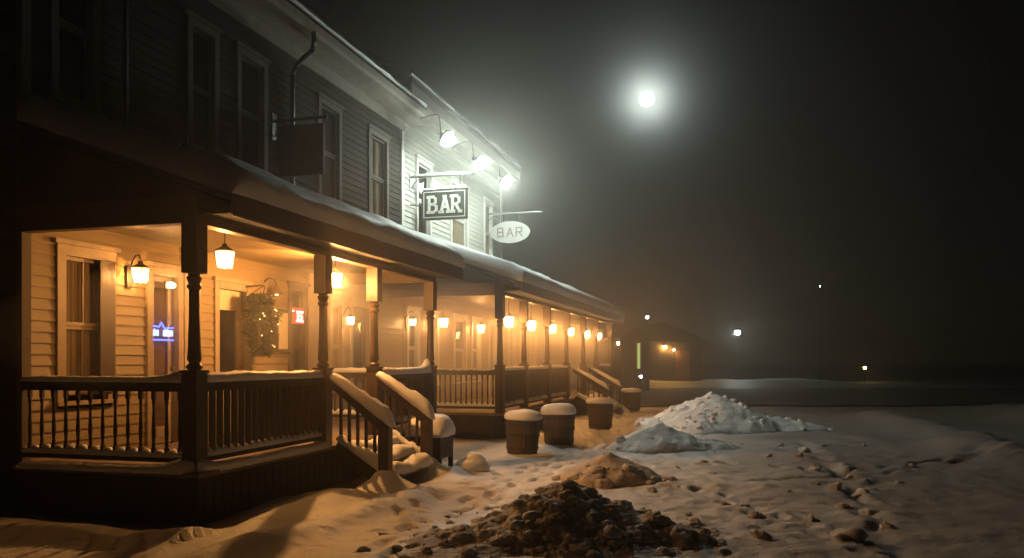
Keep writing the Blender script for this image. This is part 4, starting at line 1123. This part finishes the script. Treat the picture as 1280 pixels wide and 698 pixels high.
# ------------------------------------------------------------------ far lights and buildings across the street
def lamp_post(px, py, y, r, mat, label, arm=0.0):
    p = P(px, py, y)
    root = empty('street_lamp', (p.x, p.y, 0), 0, label, 'street lamp', 'small lamps far across the street')
    MB().lathe([(0.04, -0.05), (0.04, 0.4), (0.02, 0.5), (0.010, p.z - r - 0.05)], arm, 0, 12)  .build('pole', 'black_plastic', root, smooth=True)
    m = MB().lathe([(r * 1.5, p.z + r * 0.7), (r * 1.2, p.z + r * 1.1), (r * 0.3, p.z + r * 1.6)], 0, 0, 16)
    m.lathe([(0.06, p.z - r * 1.3), (r * 0.7, p.z - r * 0.85), (r * 0.6, p.z - r * 0.7)], 0, 0, 12)
    for a in range(4):
        ca, sa = math.cos(a * math.pi / 2 + 0.78), math.sin(a * math.pi / 2 + 0.78)
        m.bar((r * 1.05 * ca, r * 1.05 * sa, p.z - r * 0.8), (r * 1.2 * ca, r * 1.2 * sa, p.z + r * 0.75), 0.02)
    if arm: m.tube([(arm, 0, p.z - r - 0.2), (arm * 0.6, 0, p.z + r * 1.5), (0, 0, p.z + r * 1.5)], 0.025)
    m.build('lamp_head', 'iron', root, smooth=True)
    MB().ball((0, 0, p.z), r, 2).build('bulb', mat, root, smooth=True)
    return root
lamp_post(922, 416, 55, 0.17, 'far_cool', 'cold white street lamp glowing far across the street')
lamp_post(809, 397, 48, 0.10, 'dot_cool', 'faint white lamp high above the far house, left of its orange lamps')
lamp_post(801, 471, 40, 0.08, 'dot_cool', 'tiny white lamp low over the snow beyond the farthest barrel')
lamp_post(1025, 358, 60, 0.05, 'dot_cool', 'faintest pinpoint lamp high over the dark street')
lamp_post(1081, 460, 58, 0.10, 'dot_yellow', 'tiny yellow lamp on a low post across the dark street')
p = P(838, 437, 50)
fh = empty('far_house', (p.x, p.y + 0.6, 0), R(8), 'dim house across the street with two orange porch lamps', 'house')
MB().box(-3.0, 2.2, 0.0, 6.0, 0.0, 2.75).build('wall', 'far_wall', fh)
rf = MB(); rf.prism([(-3.4, 2.7), (2.6, 2.7), (-0.4, 3.9)], -0.4, 6.4); rf.build('roof', 'shingles', fh)
w_ = MB().box(-1.5, -0.7, -0.03, 0.01, 0.9, 2.1).build('window', 'dark_interior', fh)
d_ = MB().box(0.45, 1.35, -0.04, 0.01, 0.1, 2.15).build('door', 'door_brown', fh)
for (px, py, r) in ((833, 434, 0.09), (844, 437.5, 0.055)):
    pp = P(px, py, 50)
    lr = empty('wall_lamp', (pp.x, 50 + 0.4, pp.z), R(8), 'larger of two orange lamps on the far house front' if px == 833 else 'smaller right one of two orange lamps on the far house', 'wall lamp', 'orange lamps of the far house')
    MB().ball((0, 0, 0), r, 2).build('bulb', 'far_warm', lr, smooth=True)
    MB().lathe([(r * 1.4, r * 0.9), (r * 0.4, r * 1.6)], 0, 0, 10).bar((0, 0, r * 1.3), (0, 0.25, r * 1.3), 0.03).build('lamp_head', 'iron', lr)
p = P(798, 445, 42)
sh = empty('far_shed', (p.x, p.y, 0), R(10), 'dark narrow building with a greenish strip window past the long porch', 'shed')
MB().box(-0.9, 0.6, 0.02, 3.0, 0.0, 2.7).build('wall', 'far_wall', sh)
MB().prism([(-1.1, 2.65), (0.8, 2.65), (-0.15, 3.2)], -0.2, 3.2).build('roof', 'shingles', sh)
w_ = MB().box(-0.07, 0.09, -0.012, 0.019, 1.15, 2.45).build('window', 'green_window', sh)
MB().box(-0.12, -0.07, -0.03, 0.019, 1.1, 2.5).box(0.09, 0.14, -0.03, 0.019, 1.1, 2.5).build('frame', 'trim_tan', w_)

# ------------------------------------------------------------------ sky, moon, air
MD = 14000.0
mp = P(808.5, 124, MD)
moon = MB().ball((0, 0, 0), 125.0, 4).build('moon', 'moon_surface', None, smooth=True)
moon.location = mp
tag(moon, 'round white moon shining through the fog above the lot', 'moon')
ld = bpy.data.lights.new('moonlight', 'POINT'); ld.energy = 1.1e8; ld.shadow_soft_size = 156.0; ld.color = (0.88, 1.0, 0.93)
lo_ = bpy.data.objects.new('moonlight', ld); col.objects.link(lo_); lo_.location = mp
def volume(name, colr, dens, g):
    m, nt, out = nodes(name)
    pv = nt.nodes.new('ShaderNodeVolumePrincipled')
    pv.inputs['Color'].default_value = (*colr, 1); pv.inputs['Density'].default_value = dens; pv.inputs['Anisotropy'].default_value = g
    nt.links.new(pv.outputs[0], out.inputs['Volume'])
volume('fog_air', (0.95, 0.92, 0.86), 0.0028, 0.78)
volume('mist_air', (0.96, 0.94, 0.89), 0.0038, 0.72)
volume('low_mist_air', (0.96, 0.93, 0.88), 0.028, 0.70)
volume('halo_veil_air', (0.95, 0.97, 0.95), 0.014, 0.976)
hz = MB().box(-280, 280, -50, 280, -1.4, 14.0).build('haze', 'fog_air'); tag(hz, kind='stuff')
# the bank of blown snow and mist that hangs along the lit fronts
for rv, ru, rz_ in ((4.6, 11.0, 5.6), (6.6, 12.8, 7.2), (9.2, 14.8, 9.0)):
    ms = MB().ball((0, 0, 0), 1.0, 5, (rv, ru, rz_)).build('mist', 'mist_air', None, smooth=True)
    ms.location = W(18.3 if rv < 6 else 19.0, 1.0, 3.6); ms.rotation_euler = (0, 0, ROTZ); tag(ms, kind='stuff')
for rv, ru, rz_ in ((2.1, 14.0, 1.42), (1.75, 12.0, 1.25), (1.4, 10.0, 1.1)):
    ms = MB().ball((0, 0, 0), 1.0, 5, (rv, ru, rz_)).build('low_mist', 'low_mist_air', None, smooth=True)
    ms.location = W(12.4 + (14.0 - ru) * 0.7, -0.75, 1.85); ms.rotation_euler = (0, 0, ROTZ); tag(ms, kind='stuff')
# a thin scattering veil added before the moon to make its halo
mid = P(808.5, 124, 620)
cd = MB().ball((0, 0, 0), 1.0, 4, (260, 30, 170)).build('halo_veil', 'halo_veil_air', None, smooth=True)
cd.location = mid; tag(cd, kind='stuff')

w = bpy.data.worlds.new('World'); sc.world = w; w.use_nodes = True
nt = w.node_tree; nt.nodes.clear()
sk = nt.nodes.new('ShaderNodeTexSky'); sk.sky_type = 'NISHITA'; sk.sun_disc = False
dirm = (mp - Vector((0, 0, CH))).normalized()
sk.sun_elevation = math.asin(dirm.z); sk.sun_rotation = math.atan2(dirm.x, dirm.y)
bg = nt.nodes.new('ShaderNodeBackground'); bg.inputs[1].default_value = 0.0002
wo = nt.nodes.new('ShaderNodeOutputWorld')
nt.links.new(sk.outputs[0], bg.inputs[0]); nt.links.new(bg.outputs[0], wo.inputs[0])

# ------------------------------------------------------------------ camera and render
cam = bpy.data.cameras.new('Camera'); co = bpy.data.objects.new('Camera', cam); col.objects.link(co)
co.location = (0, 0, CH); co.rotation_euler = (R(90), 0, 0)
cam.sensor_width = 36.0; cam.lens = 36.0 * F / 1280.0
cam.shift_y = (HY - 349.0) / 1280.0
cam.clip_start = 0.1; cam.clip_end = 30000.0
sc.camera = co
sc.view_settings.view_transform = 'Standard'; sc.view_settings.look = 'None'
sc.view_settings.exposure = 0.0; sc.view_settings.gamma = 1.0
cy = sc.cycles
cy.use_denoising = True
try: cy.denoiser = 'OPENIMAGEDENOISE'
except Exception: pass
cy.use_adaptive_sampling = True; cy.adaptive_threshold = 0.02
cy.max_bounces = 5; cy.diffuse_bounces = 3; cy.glossy_bounces = 2; cy.transmission_bounces = 2; cy.volume_bounces = 0; cy.transparent_max_bounces = 8
cy.sample_clamp_indirect = 3.0; cy.sample_clamp_direct = 0.0
cy.caustics_reflective = False; cy.caustics_refractive = False
cy.use_light_tree = True
